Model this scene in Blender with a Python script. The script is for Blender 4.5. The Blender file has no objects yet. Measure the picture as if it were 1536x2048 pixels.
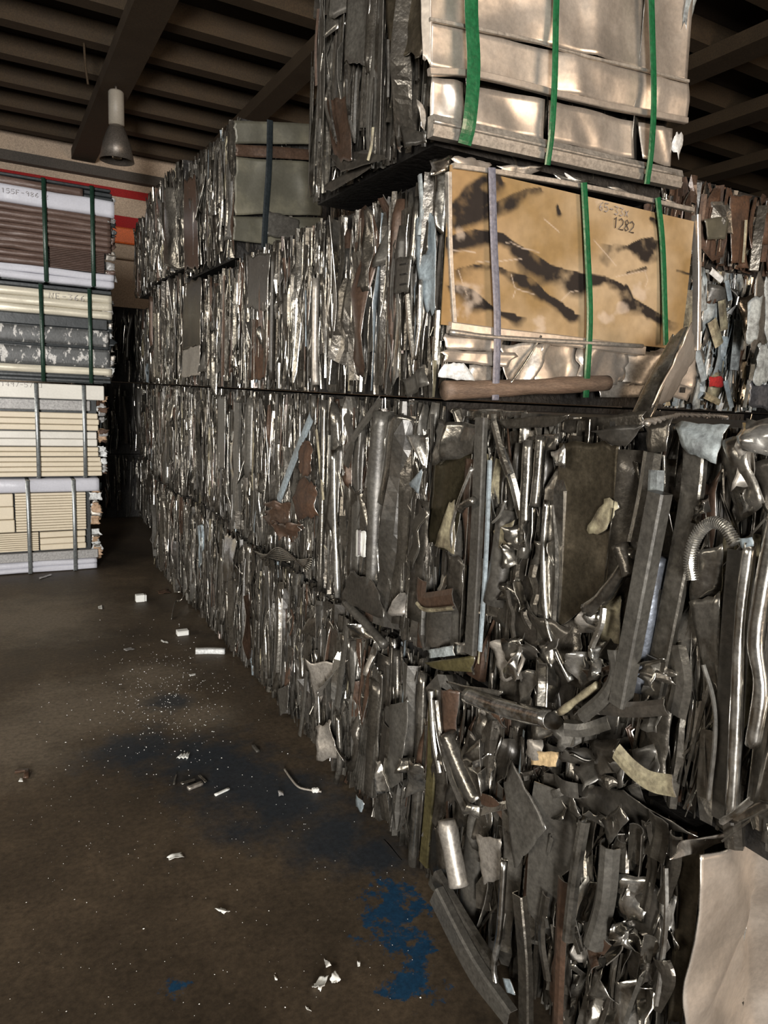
import bpy, math, random
import numpy as np
from mathutils import Matrix, Vector

SC = bpy.context.scene
COL = SC.collection
# ------------------------------------------------------------------ camera
FPX, W, H = 1436.0, 1536, 2048
YAW, PITCH, ROLL = math.radians(29.06), math.radians(-9.35), math.radians(2.70)
CAM = np.array([-1.296, -1.976, 1.661])
fwd = np.array([math.sin(YAW)*math.cos(PITCH), math.cos(YAW)*math.cos(PITCH), math.sin(PITCH)])
rgt = np.array([math.cos(YAW), -math.sin(YAW), 0.0])
upv = np.cross(rgt, fwd)
rgt, upv = math.cos(ROLL)*rgt+math.sin(ROLL)*upv, -math.sin(ROLL)*rgt+math.cos(ROLL)*upv
cd = bpy.data.cameras.new('camera')
cd.sensor_fit = 'VERTICAL'; cd.sensor_height = 32.0; cd.sensor_width = 24.0
cd.lens = FPX/H*32.0
cd.clip_start = 0.05; cd.clip_end = 100
co = bpy.data.objects.new('camera', cd); COL.objects.link(co)
M = Matrix.Identity(4)
for i in range(3):
    M[i][0] = rgt[i]; M[i][1] = upv[i]; M[i][2] = -fwd[i]; M[i][3] = CAM[i]
co.matrix_world = M
SC.camera = co
# ------------------------------------------------------------------ world, lights, exposure
SC.view_settings.view_transform = 'Standard'
SC.view_settings.look = 'None'
SC.view_settings.gamma = 1.0
SC.view_settings.use_curve_mapping = False
SC.view_settings.exposure = 0.0
wd = bpy.data.worlds.new('daylight'); SC.world = wd; wd.use_nodes = True
bg = wd.node_tree.nodes['Background']
bg.inputs[0].default_value = (0.85, 0.92, 1.0, 1); bg.inputs[1].default_value = 0.9

def area(name, loc, target, sx, sy, power, color, spread=180):
    l = bpy.data.lights.new(name, 'AREA'); l.shape = 'RECTANGLE'
    l.size = sx; l.size_y = sy; l.energy = power; l.color = color; l.spread = math.radians(spread)
    o = bpy.data.objects.new(name, l); COL.objects.link(o)
    o.location = loc
    o.rotation_euler = (Vector(target)-Vector(loc)).to_track_quat('-Z', 'Y').to_euler()
    return o
# added lights, set in unseen assumed rear doors and a left strip window
area('unseen_door_light', (-4.6, -8.9, 1.8), (-1.0, 4.7, 2.0), 1.6, 2.8, 430, (1.0, 0.97, 0.93), 90)  # aimed at the profile stack to brighten it, source unseen
area('unseen_warm_light', (3.4, -8.9, 2.0), (0.9, 0.0, 2.1), 3.2, 3.6, 150, (1.0, 0.75, 0.53), 100)  # warm light added for the bale fronts, source unseen
area('added_left_light', (-7.8, 0.5, 3.2), (0, 0.8, 0.7), 7.0, 1.1, 92, (1.0, 0.92, 0.80), 90)  # fill added to lift the dark left faces

# ------------------------------------------------------------------ helpers
rng = np.random.default_rng(7)
random.seed(7)

def ray(x, y):
    return fwd + rgt*(x-768.0)/FPX - upv*(y-1024.0)/FPX
def PX(x, y, k):      # a point of the plane X = k
    d = ray(x, y); return CAM + d*((k-CAM[0])/d[0])
def PY(x, y, k):
    d = ray(x, y); return CAM + d*((k-CAM[1])/d[1])
def PZ(x, y, k=0.0):
    d = ray(x, y); return CAM + d*((k-CAM[2])/d[2])

def tag(o, label=None, cat=None, group=None, kind=None):
    if label: o['label'] = label
    if cat: o['category'] = cat
    if group: o['group'] = group
    if kind: o['kind'] = kind
    return o
def empty(name, loc):
    o = bpy.data.objects.new(name, None); COL.objects.link(o)
    o.location = loc; o.empty_display_size = 0.1
    return o

EDGE = {}   # which bare-edge material a sheet shows where it was cut
class MB:
    """collects shapes (world coordinates) and links them as one mesh object"""
    def __init__(s): s.v = []; s.f = []; s.m = []; s.n = 0; s.sm = []
    def add(s, v, f, mi=0, smooth=True):
        v = np.asarray(v, float); s.v.append(v)
        o = s.n
        for q in f: s.f.append([int(i)+o for i in q])
        s.m += list(mi) if isinstance(mi, list) else [mi]*len(f); s.sm += [smooth]*len(f); s.n += len(v)
    def build(s, name, mats, parent=None, origin=None):
        if not isinstance(mats, (list, tuple)): mats = [mats]
        if len(mats) == 1 and max(s.m) == 1: mats = [mats[0], MT[EDGE.get(mats[0].name, 'edge')]]
        v = np.vstack(s.v)
        c = np.array(origin, float) if origin is not None else (v.min(0)+v.max(0))/2
        me = bpy.data.meshes.new(name)
        me.from_pydata((v-c).tolist(), [], s.f)
        for m in mats: me.materials.append(m)
        if len(mats) > 1: me.polygons.foreach_set('material_index', s.m)
        me.polygons.foreach_set('use_smooth', s.sm)
        me.update()
        o = bpy.data.objects.new(name, me); COL.objects.link(o)
        pl = np.zeros(3)
        p = parent
        while p is not None:
            pl = pl+np.array(p.location); p = p.parent
        o.location = (c-pl).tolist()
        if parent is not None: o.parent = parent
        return o

def box(mb, a, b, mi=0, bev=0.0, rot=None):
    a = np.array(a, float); b = np.array(b, float)
    if bev <= 0:
        v = np.array([[x, y, z] for z in (0, 1) for y in (0, 1) for x in (0, 1)], float)*(b-a)+a
        f = [(0, 2, 3, 1), (4, 5, 7, 6), (0, 1, 5, 4), (2, 6, 7, 3), (0, 4, 6, 2), (1, 3, 7, 5)]
    else:
        t = min(bev, *(b-a)*0.45)
        vs = []; idx = {}
        for sx in (0, 1):
            for sy in (0, 1):
                for sz in (0, 1):
                    c = np.where([sx, sy, sz], b, a); d = np.where([sx, sy, sz], -t, t)
                    for ax in range(3):
                        p = c+d; p[ax] = c[ax]
                        idx[(sx, sy, sz, ax)] = len(vs); vs.append(p)
        f = []
        for ax in range(3):
            o1, o2 = [(1, 2), (2, 0), (0, 1)][ax]
            for s in (0, 1):
                q = []
                for (i, j) in ((0, 0), (1, 0), (1, 1), (0, 1)):
                    k = [0, 0, 0]; k[ax] = s; k[o1] = i; k[o2] = j
                    q.append(idx[(*k, ax)])
                f.append(q if s else q[::-1])
        for ax in range(3):
            o1, o2 = [(1, 2), (2, 0), (0, 1)][ax]
            for s1 in (0, 1):
                for s2 in (0, 1):
                    k0 = [0, 0, 0]; k0[o1] = s1; k0[o2] = s2; k1 = list(k0); k1[ax] = 1
                    q = [idx[(*k0, o1)], idx[(*k1, o1)], idx[(*k1, o2)], idx[(*k0, o2)]]
                    f.append(q if (s1 == s2) else q[::-1])
        for sx in (0, 1):
            for sy in (0, 1):
                for sz in (0, 1):
                    q = [idx[(sx, sy, sz, 0)], idx[(sx, sy, sz, 1)], idx[(sx, sy, sz, 2)]]
                    f.append(q if (sx+sy+sz) % 2 else q[::-1])
        v = np.array(vs)
    if rot is not None: v = rot(v)
    mb.add(v, f, mi, smooth=False)

def smooth_path(pts, seg):
    """Catmull-Rom through the points, seg samples per span"""
    p = np.asarray(pts, float)
    if len(p) == 2:
        t = np.linspace(0, 1, seg+1)[:, None]; return p[0]*(1-t)+p[1]*t
    e = np.vstack([2*p[0]-p[1], p, 2*p[-1]-p[-2]]); out = []
    for i in range(len(p)-1):
        p0, p1, p2, p3 = e[i:i+4]
        for t in np.linspace(0, 1, seg, endpoint=False):
            out.append(0.5*((2*p1)+(p2-p0)*t+(2*p0-5*p1+4*p2-p3)*t*t+(3*p1-p0-3*p2+p3)*t**3))
    out.append(p[-1]); return np.array(out)

def sweep(mb, path, prof, N, closed=False, t=0.002, twist=None, scale=None, mi=0, smooth=True, cap=True, edge=None):
    """prof (m,2) in (across, outward); a thin sheet section (given thickness t) unless closed"""
    path = np.asarray(path, float); K = len(path)
    T = np.gradient(path, axis=0); T /= np.linalg.norm(T, axis=1)[:, None]+1e-12
    N = np.asarray(N, float)
    Nn = N[None, :]-(T@N)[:, None]*T; Nn /= np.linalg.norm(Nn, axis=1)[:, None]+1e-12
    B = np.cross(Nn, T)
    prof = np.asarray(prof, float); m = len(prof)
    if not closed:
        d = np.gradient(prof, axis=0); nn = np.stack([-d[:, 1], d[:, 0]], 1)
        nn /= np.linalg.norm(nn, axis=1)[:, None]+1e-12
        ring = np.vstack([prof, (prof-nn*t)[::-1]])
    else:
        ring = prof
    R = len(ring)
    if twist is None: twist = np.zeros(K)
    if scale is None: scale = np.ones(K)
    c, s = np.cos(twist), np.sin(twist)
    a = (ring[None, :, 0]*c[:, None]-ring[None, :, 1]*s[:, None])*scale[:, None]
    b = (ring[None, :, 0]*s[:, None]+ring[None, :, 1]*c[:, None])*scale[:, None]
    V = path[:, None, :]+a[:, :, None]*B[:, None, :]+b[:, :, None]*Nn[:, None, :]
    V = V.reshape(-1, 3)
    i = np.arange(K-1)[:, None]*R; j = np.arange(R)[None, :]; j2 = (j+1) % R
    F = np.stack([i+j, i+j2, i+R+j2, i+R+j], -1).reshape(-1, 4).tolist()
    ml = mi
    if not closed and edge is not None:
        ml = ([mi]*(m-1)+[edge]+[mi]*(m-1)+[edge])*(K-1)+[edge]*(2*(m-1) if cap else 0)
    if cap:
        if closed:
            F.append(list(range(R))[::-1]); F.append([(K-1)*R+q for q in range(R)])
        else:
            for q in range(m-1):
                F.append([q+1, q, R-1-q, R-2-q]); o = (K-1)*R
                F.append([o+q, o+q+1, o+R-2-q, o+R-1-q])
    mb.add(V, F, ml, smooth)

def circ(r, n=10, flat=1.0):
    a = np.linspace(0, 2*math.pi, n, endpoint=False); return np.stack([r*np.cos(a), r*flat*np.sin(a)], 1)
def rect(w, d):
    c = min(w, d)*0.12
    return np.array([(-w/2+c, -d/2), (w/2-c, -d/2), (w/2, -d/2+c), (w/2, d/2-c), (w/2-c, d/2), (-w/2+c, d/2), (-w/2, d/2-c), (-w/2, -d/2+c)])
def arc(w, d, n=7, span=1.0):
    a = np.linspace(-math.pi/2*span, math.pi/2*span, n)
    return np.stack([w/2*np.sin(a)/math.sin(math.pi/2*min(span, 1)), d*(np.cos(a)-0.5)], 1)

def crumple(S, V, amp, folds, g, scale=0.3):
    """height field of a creased sheet"""
    h = np.zeros_like(S)
    for _ in range(folds):
        a = g.uniform(0, math.pi) if g.random() < 0.5 else g.normal(0, 0.35)
        p = g.uniform(0, 1, 2)*[np.ptp(S)+1e-6, np.ptp(V)+1e-6]+[S.min(), V.min()]
        d = (S-p[0])*math.cos(a)+(V-p[1])*math.sin(a)
        w = g.uniform(0.04, 0.22)*scale/0.3
        k = g.choice([-1, 1])*g.uniform(0.3, 1)
        if g.random() < 0.5: h += amp*k*np.minimum(np.abs(d)/w, 1)
        else: h += amp*k*np.exp(-(d/w)**2*2)
    return h-h.mean()

def sheet(mb, corners, N, g, amp=0.01, folds=5, curl=0.0, t=0.002, nu=None, nv=None, mi=0, jag=0.0, rib=0, ribamp=0.004, smooth=True, edge=None):
    """corners TL TR BR BL (3-D); bilinear, creased, with real thickness"""
    TL, TR, BR, BL = [np.asarray(c, float) for c in corners]
    w = (np.linalg.norm(TR-TL)+np.linalg.norm(BR-BL))/2; hgt = (np.linalg.norm(BL-TL)+np.linalg.norm(BR-TR))/2
    if nu is None: nu = int(np.clip(w/0.013, 4, 80))
    if nv is None: nv = int(np.clip(hgt/0.015, 4, 60))
    if rib: nu = max(nu, rib*4)
    U, V = np.meshgrid(np.linspace(0, 1, nu+1), np.linspace(0, 1, nv+1))
    if jag:
        eu = np.interp(np.linspace(0, 1, nv+1), np.linspace(0, 1, 9), g.normal(0, jag, 9))
        ev = np.interp(np.linspace(0, 1, nu+1), np.linspace(0, 1, 9), g.normal(0, jag, 9))
        U2 = U+eu[:, None]*(2*U-1)*0.7; V2 = V+ev[None, :]*(2*V-1)*0.7
    else: U2, V2 = U, V
    P = (TL*((1-U2)*(1-V2))[..., None]+TR*(U2*(1-V2))[..., None]+BR*(U2*V2)[..., None]+BL*((1-U2)*V2)[..., None])
    N = np.asarray(N, float)/np.linalg.norm(N)
    h = crumple(U*w, V*hgt, amp, folds, g, scale=min(max(w, hgt), .34)) if folds else 0*U
    h = h+curl*w*(np.sin(U*math.pi)-0.5)
    if rib: h = h+ribamp*np.sin(U*rib*2*math.pi)
    P = P+h[..., None]*N
    Q = P-N*t
    n = (nu+1)*(nv+1)
    i = (np.arange(nv)[:, None]*(nu+1)+np.arange(nu)[None, :])
    F = np.stack([i, i+nu+1, i+nu+2, i+1], -1).reshape(-1, 4)
    Fb = np.stack([i, i+1, i+nu+2, i+nu+1], -1).reshape(-1, 4)+n
    e = []
    for a in range(nu):
        e.append((a, a+1, a+1+n, a+n)); b = nv*(nu+1)+a; e.append((b+1, b, b+n, b+1+n))
    for a in range(nv):
        b = a*(nu+1); e.append((b+nu+1, b, b+n, b+nu+1+n)); c = b+nu; e.append((c, c+nu+1, c+nu+1+n, c+n))
    if edge is not None: mi = [mi]*(2*nu*nv)+[edge]*len(e)
    mb.add(np.vstack([P.reshape(-1, 3), Q.reshape(-1, 3)]), F.tolist()+Fb.tolist()+e, mi, smooth)

# ------------------------------------------------------------------ materials
def mat(name, col, metal=0.0, rough=0.5, var=0.25, nscale=9.0, bump=0.0, bscale=60.0, dirt=None, dirt_amt=0.0, dscale=6.0, stretch=None, coat=0.0, rvar=0.12, dmax=None, dsoft=.22, grain=0.4):
    m = bpy.data.materials.new(name); m.use_nodes = True
    nt = m.node_tree; ns = nt.nodes; ln = nt.links
    b = ns['Principled BSDF']
    b.inputs['Metallic'].default_value = metal; b.inputs['Roughness'].default_value = rough
    if coat: b.inputs['Coat Weight'].default_value = coat; b.inputs['Coat Roughness'].default_value = 0.08
    tc = ns.new('ShaderNodeTexCoord'); src = tc.outputs['Object']
    # every piece gets its own patch of the pattern
    oi = ns.new('ShaderNodeObjectInfo'); cmb = ns.new('ShaderNodeVectorMath'); cmb.operation = 'ADD'
    sc_ = ns.new('ShaderNodeVectorMath'); sc_.operation = 'SCALE'; sc_.inputs[0].default_value = (37, 17, 29)
    ln.new(oi.outputs['Random'], sc_.inputs['Scale'])
    ln.new(src, cmb.inputs[0]); ln.new(sc_.outputs[0], cmb.inputs[1]); src = cmb.outputs[0]
    if stretch:
        mp = ns.new('ShaderNodeMapping'); mp.inputs['Scale'].default_value = stretch
        ln.new(src, mp.inputs[0]); src = mp.outputs[0]
    no = ns.new('ShaderNodeTexNoise'); no.inputs['Scale'].default_value = nscale; no.inputs['Detail'].default_value = 5
    ln.new(src, no.inputs['Vector'])
    mx = ns.new('ShaderNodeMix'); mx.data_type = 'RGBA'
    lo = [c*(1-var) for c in col]; hi = [min(1, c*(1+var)) for c in col]
    mx.inputs[6].default_value = (*lo, 1); mx.inputs[7].default_value = (*hi, 1)
    ln.new(no.outputs['Fac'], mx.inputs[0]); out = mx.outputs[2]
    if dirt is not None:
        n2 = ns.new('ShaderNodeTexNoise'); n2.inputs['Scale'].default_value = dscale; n2.inputs['Detail'].default_value = 8
        n2.inputs['Roughness'].default_value = 0.65
        ln.new(src, n2.inputs['Vector'])
        mr = ns.new('ShaderNodeMapRange'); mr.inputs[1].default_value = 0.5-0.2*dirt_amt; mr.inputs[2].default_value = 0.5+dsoft-0.2*dirt_amt
        mr.inputs[4].default_value = dmax if dmax is not None else min(1, 0.4+dirt_amt)
        ln.new(n2.outputs['Fac'], mr.inputs[0])
        m2 = ns.new('ShaderNodeMix'); m2.data_type = 'RGBA'; m2.inputs[7].default_value = (*dirt, 1)
        ln.new(mr.outputs[0], m2.inputs[0]); ln.new(out, m2.inputs[6]); out = m2.outputs[2]
        if metal > 0:
            mm = ns.new('ShaderNodeMapRange'); mm.inputs[3].default_value = metal; mm.inputs[4].default_value = metal*0.35
            ln.new(mr.outputs[0], mm.inputs[0]); ln.new(mm.outputs[0], b.inputs['Metallic'])
    if grain:
        n4 = ns.new('ShaderNodeTexNoise'); n4.inputs['Scale'].default_value = 70; n4.inputs['Detail'].default_value = 6; n4.inputs['Roughness'].default_value = 0.7
        ln.new(src, n4.inputs['Vector'])
        g4 = ns.new('ShaderNodeMapRange'); g4.inputs[1].default_value = .3; g4.inputs[2].default_value = .7; g4.inputs[3].default_value = 1-grain; g4.inputs[4].default_value = 1+grain
        ln.new(n4.outputs['Fac'], g4.inputs[0])
        v4 = ns.new('ShaderNodeVectorMath'); v4.operation = 'SCALE'; ln.new(out, v4.inputs[0]); ln.new(g4.outputs[0], v4.inputs['Scale']); out = v4.outputs[0]
    ln.new(out, b.inputs['Base Color'])
    rr = ns.new('ShaderNodeMapRange'); rr.inputs[3].default_value = max(0.03, rough-rvar); rr.inputs[4].default_value = min(1, rough+rvar)
    ln.new(no.outputs['Fac'], rr.inputs[0]); ln.new(rr.outputs[0], b.inputs['Roughness'])
    if bump:
        n3 = ns.new('ShaderNodeTexNoise'); n3.inputs['Scale'].default_value = bscale; n3.inputs['Detail'].default_value = 3
        ln.new(src, n3.inputs['Vector'])
        bp = ns.new('ShaderNodeBump'); bp.inputs['Strength'].default_value = bump; bp.inputs['Distance'].default_value = 0.01
        ln.new(n3.outputs['Fac'], bp.inputs['Height']); ln.new(bp.outputs[0], b.inputs['Normal'])
    return m

GR = (0.035, 0.03, 0.025)
MT = {
 'dark':   mat('tarnished_dark_metal', (0.095, 0.084, 0.068), 0.75, 0.28, 0.5, 8, 0.25, 35, GR, 0.35),
 'mid':    mat('tarnished_grey_metal', (0.25, 0.232, 0.20), 0.95, 0.24, 0.4, 8, 0.22, 30, GR, 0.25),
 'bright': mat('bright_bare_metal', (0.66, 0.64, 0.59), 1.0, 0.22, 0.15, 8, 0.15, 30, (0.12, 0.11, 0.1), 0.1),
 'pgrey':  mat('grey_painted_metal', (0.085, 0.079, 0.068), 0.3, 0.36, 0.3, 10, 0.1, 50, GR, 0.2),
 'pdark':  mat('dark_painted_metal', (0.04, 0.036, 0.03), 0.2, 0.34, 0.35, 10, 0.1, 50, (0.09, 0.075, 0.06), 0.1),
 'brown':  mat('brown_painted_metal', (0.075, 0.045, 0.03), 0.25, 0.35, 0.35, 10, 0.1, 50, GR, 0.2),
 'rust':   mat('rusty_metal', (0.075, 0.037, 0.019), 0.1, 0.7, 0.5, 16, 0.3, 60, (0.03, 0.018, 0.012), 0.4),
 'blue':   mat('pale_blue_painted_metal', (0.24, 0.285, 0.31), 0.05, 0.45, 0.15, 10, 0.1, 50, (0.08, 0.075, 0.07), 0.25, 14),
 'cream':  mat('cream_painted_metal', (0.36, 0.32, 0.21), 0.05, 0.5, 0.2, 10, 0.08, 50, (0.09, 0.07, 0.045), 0.5, 14),
 'white':  mat('white_painted_metal', (0.62, 0.63, 0.62), 0.0, 0.45, 0.08, 10, 0.0, 50, (0.2, 0.19, 0.17), 0.1, 12),
 'olive':  mat('olive_painted_metal', (0.085, 0.072, 0.032), 0.3, 0.33, 0.2, 10, 0.05, 50),
 'oxide':  mat('oxidised_brown_plate', (0.075, 0.062, 0.042), 0.75, 0.42, 0.5, 5, 0.12, 40, (0.16, 0.13, 0.09), 0.05, 5),
 'gloss':  mat('dark_brown_glossy_metal', (0.05, 0.042, 0.025), 0.6, 0.22, 0.3, 6, 0.08, 20),
 'steelblue': mat('dark_blue_grey_tube', (0.10, 0.11, 0.13), 0.7, 0.4, 0.35, 10, 0.15, 40, GR, 0.2),
 'core':   mat('gap_shade_scrap', (0.022, 0.02, 0.018), 0.5, 0.6, 0.4, 25, 0.6, 40),  # near black paints the shade inside gaps and holes
 'alu':    mat('bare_aluminium_sheet', (0.62, 0.55, 0.475), 0.78, 0.36, 0.2, 4, 0.45, 7, (0.20, 0.175, 0.15), 0.12, 4, grain=.15),
 'alud':   mat('dull_aluminium_sheet', (0.42, 0.385, 0.34), 0.75, 0.45, 0.2, 5, 0.15, 14, (0.2, 0.18, 0.15), 0.25, 5),
 'flake':  mat('flaking_whitish_metal', (0.30, 0.33, 0.33), 0.1, 0.55, 0.2, 14, 0.3, 40, (0.07, 0.07, 0.07), 0.35, 18),
 'weath':  mat('weathered_grey_plate', (0.095, 0.089, 0.066), 0.2, 0.45, 0.5, 4, 0.2, 14, (0.20, 0.18, 0.12), 0.1, 4, grain=.12),
 'wood':   mat('weathered_pole', (0.15, 0.10, 0.068), 0.0, 0.6, 0.5, 10, 0.3, 60, (0.06, 0.04, 0.03), 0.2, 8, stretch=(1, 6, 6)),
 'tagwood': mat('bare_yellow_board', (0.55, 0.40, 0.22), 0.0, 0.6, 0.15, 12, 0.1, 60),
 'green':  mat('green_strapping', (0.008, 0.085, 0.03), 0.0, 0.32, 0.25, 14, 0.1, 80, coat=0.3),
 'gstrap': mat('grey_strapping', (0.13, 0.13, 0.16), 0.1, 0.35, 0.15, 14, 0.1, 80),
 'kstrap': mat('black_strapping', (0.012, 0.016, 0.018), 0.1, 0.35, 0.3, 14, 0.1, 80),
 'dgstrap': mat('dark_green_strapping', (0.012, 0.035, 0.022), 0.1, 0.35, 0.3, 14, 0.1, 80),
 'sstrap': mat('silver_strapping', (0.32, 0.34, 0.34), 0.7, 0.35, 0.2, 14, 0.1, 80),
 'paper':  mat('white_paper', (0.72, 0.72, 0.68), 0.0, 0.7, 0.06, 20, grain=.06),
 'ink':    mat('marker_ink', (0.05, 0.04, 0.035), 0.0, 0.6, 0.2, 20),
 'greyink': mat('faded_marker_ink', (0.24, 0.22, 0.22), 0.0, 0.6, 0.2, 20),
 'fadeink': mat('faded_grey_writing', (0.36, 0.34, 0.34), 0.0, 0.6, 0.2, 20),
 'bcream': mat('cream_profile', (0.64, 0.555, 0.415), 0.0, 0.42, 0.08, 6, 0.03, 30, grain=.05),
 'bwhite': mat('white_profile', (0.67, 0.64, 0.575), 0.0, 0.35, 0.06, 6, 0.04, 20, grain=.06),
 'lav':    mat('white_film_wrapped_sheet', (0.56, 0.56, 0.61), 0.0, 0.2, 0.06, 6, 0.35, 9, coat=0.4, rvar=0.05, grain=.06),
 'bgrey':  mat('grey_profile', (0.30, 0.29, 0.28), 0.1, 0.4, 0.12, 6, 0.05, 30),
 'bbrown': mat('brown_film_profile', (0.105, 0.066, 0.052), 0.1, 0.4, 0.35, 5, 0.2, 14, (0.22, 0.165, 0.14), -0.15, 5, stretch=(1, 1, 5)),
 'bblack': mat('black_profile', (0.022, 0.026, 0.028), 0.1, 0.4, 0.3, 8, 0.1, 30),
 'torn':   mat('grey_film_with_torn_white_spots', (0.085, 0.087, 0.086), 0.0, 0.45, 0.15, 8, 0.1, 40, (0.55, 0.53, 0.50), -0.15, 11, stretch=(1.5, 1, 0.8), dmax=1.0, dsoft=.04),
 'bgwhite': mat('bright_sheet', (0.66, 0.61, 0.49), 0.25, 0.3, 0.12, 4, 0.1, 12, grain=.06),
 'bwood':  mat('tan_wood_wedge', (0.45, 0.30, 0.19), 0.0, 0.6, 0.15, 10),
 'lampgrey': mat('dusty_lamp_reflector', (0.16, 0.14, 0.12), 0.6, 0.45, 0.2, 10),
 'lampwhite': mat('dusty_white_ballast', (0.33, 0.30, 0.25), 0.0, 0.5, 0.12, 10, grain=.1),
 'roof':   mat('dark_brown_roof_boards', (0.030, 0.019, 0.0095), 0.0, 0.85, 0.3, 3),
 'beam':   mat('dusty_brown_beam', (0.046, 0.029, 0.0135), 0.0, 0.8, 0.3, 4, 0.1, 30),
 'wall':   mat('beige_wall_paint', (0.44, 0.34, 0.25), 0.0, 0.7, 0.12, 1.5, 0.05, 20),
 'walldark': mat('dark_wall_paint', (0.07, 0.06, 0.05), 0.0, 0.8, 0.2, 1.5),
 'red':    mat('red_stripe_paint', (0.30, 0.012, 0.012), 0.0, 0.9, 0.1, 5),
 'orange': mat('orange_box', (0.65, 0.13, 0.03), 0.0, 0.5, 0.1, 5),
 'edge':   mat('bare_cut_edge', (0.55, 0.52, 0.47), 0.9, 0.28, 0.2, 20),
 'glass':  mat('lamp_glass', (0.8, 0.78, 0.7), 0.6, 0.15, 0.05, 5),
}

# scorched tan plate: stains kept as a colour attribute on a fine grid
def mat_attr(name, rough=0.45, metal=0.0):
    m = bpy.data.materials.new(name); m.use_nodes = True
    nt = m.node_tree; b = nt.nodes['Principled BSDF']
    a = nt.nodes.new('ShaderNodeAttribute'); a.attribute_name = 'stain'
    n = nt.nodes.new('ShaderNodeTexNoise'); n.inputs['Scale'].default_value = 30; n.inputs['Detail'].default_value = 6
    tc = nt.nodes.new('ShaderNodeTexCoord'); nt.links.new(tc.outputs['Object'], n.inputs['Vector'])
    mr = nt.nodes.new('ShaderNodeMapRange'); mr.inputs[3].default_value = 0.75; mr.inputs[4].default_value = 1.25
    nt.links.new(n.outputs['Fac'], mr.inputs[0])
    mx = nt.nodes.new('ShaderNodeVectorMath'); mx.operation = 'SCALE'
    nt.links.new(a.outputs['Color'], mx.inputs[0]); nt.links.new(mr.outputs[0], mx.inputs['Scale'])
    nt.links.new(mx.outputs[0], b.inputs['Base Color'])
    b.inputs['Roughness'].default_value = rough; b.inputs['Metallic'].default_value = metal; b.inputs['Specular IOR Level'].default_value = .2
    bp = nt.nodes.new('ShaderNodeBump'); bp.inputs['Strength'].default_value = 0.1
    nt.links.new(n.outputs['Fac'], bp.inputs['Height']); nt.links.new(bp.outputs[0], b.inputs['Normal'])
    return m
MT['tan'] = mat_attr('scorched_tan_plate', .6)

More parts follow.
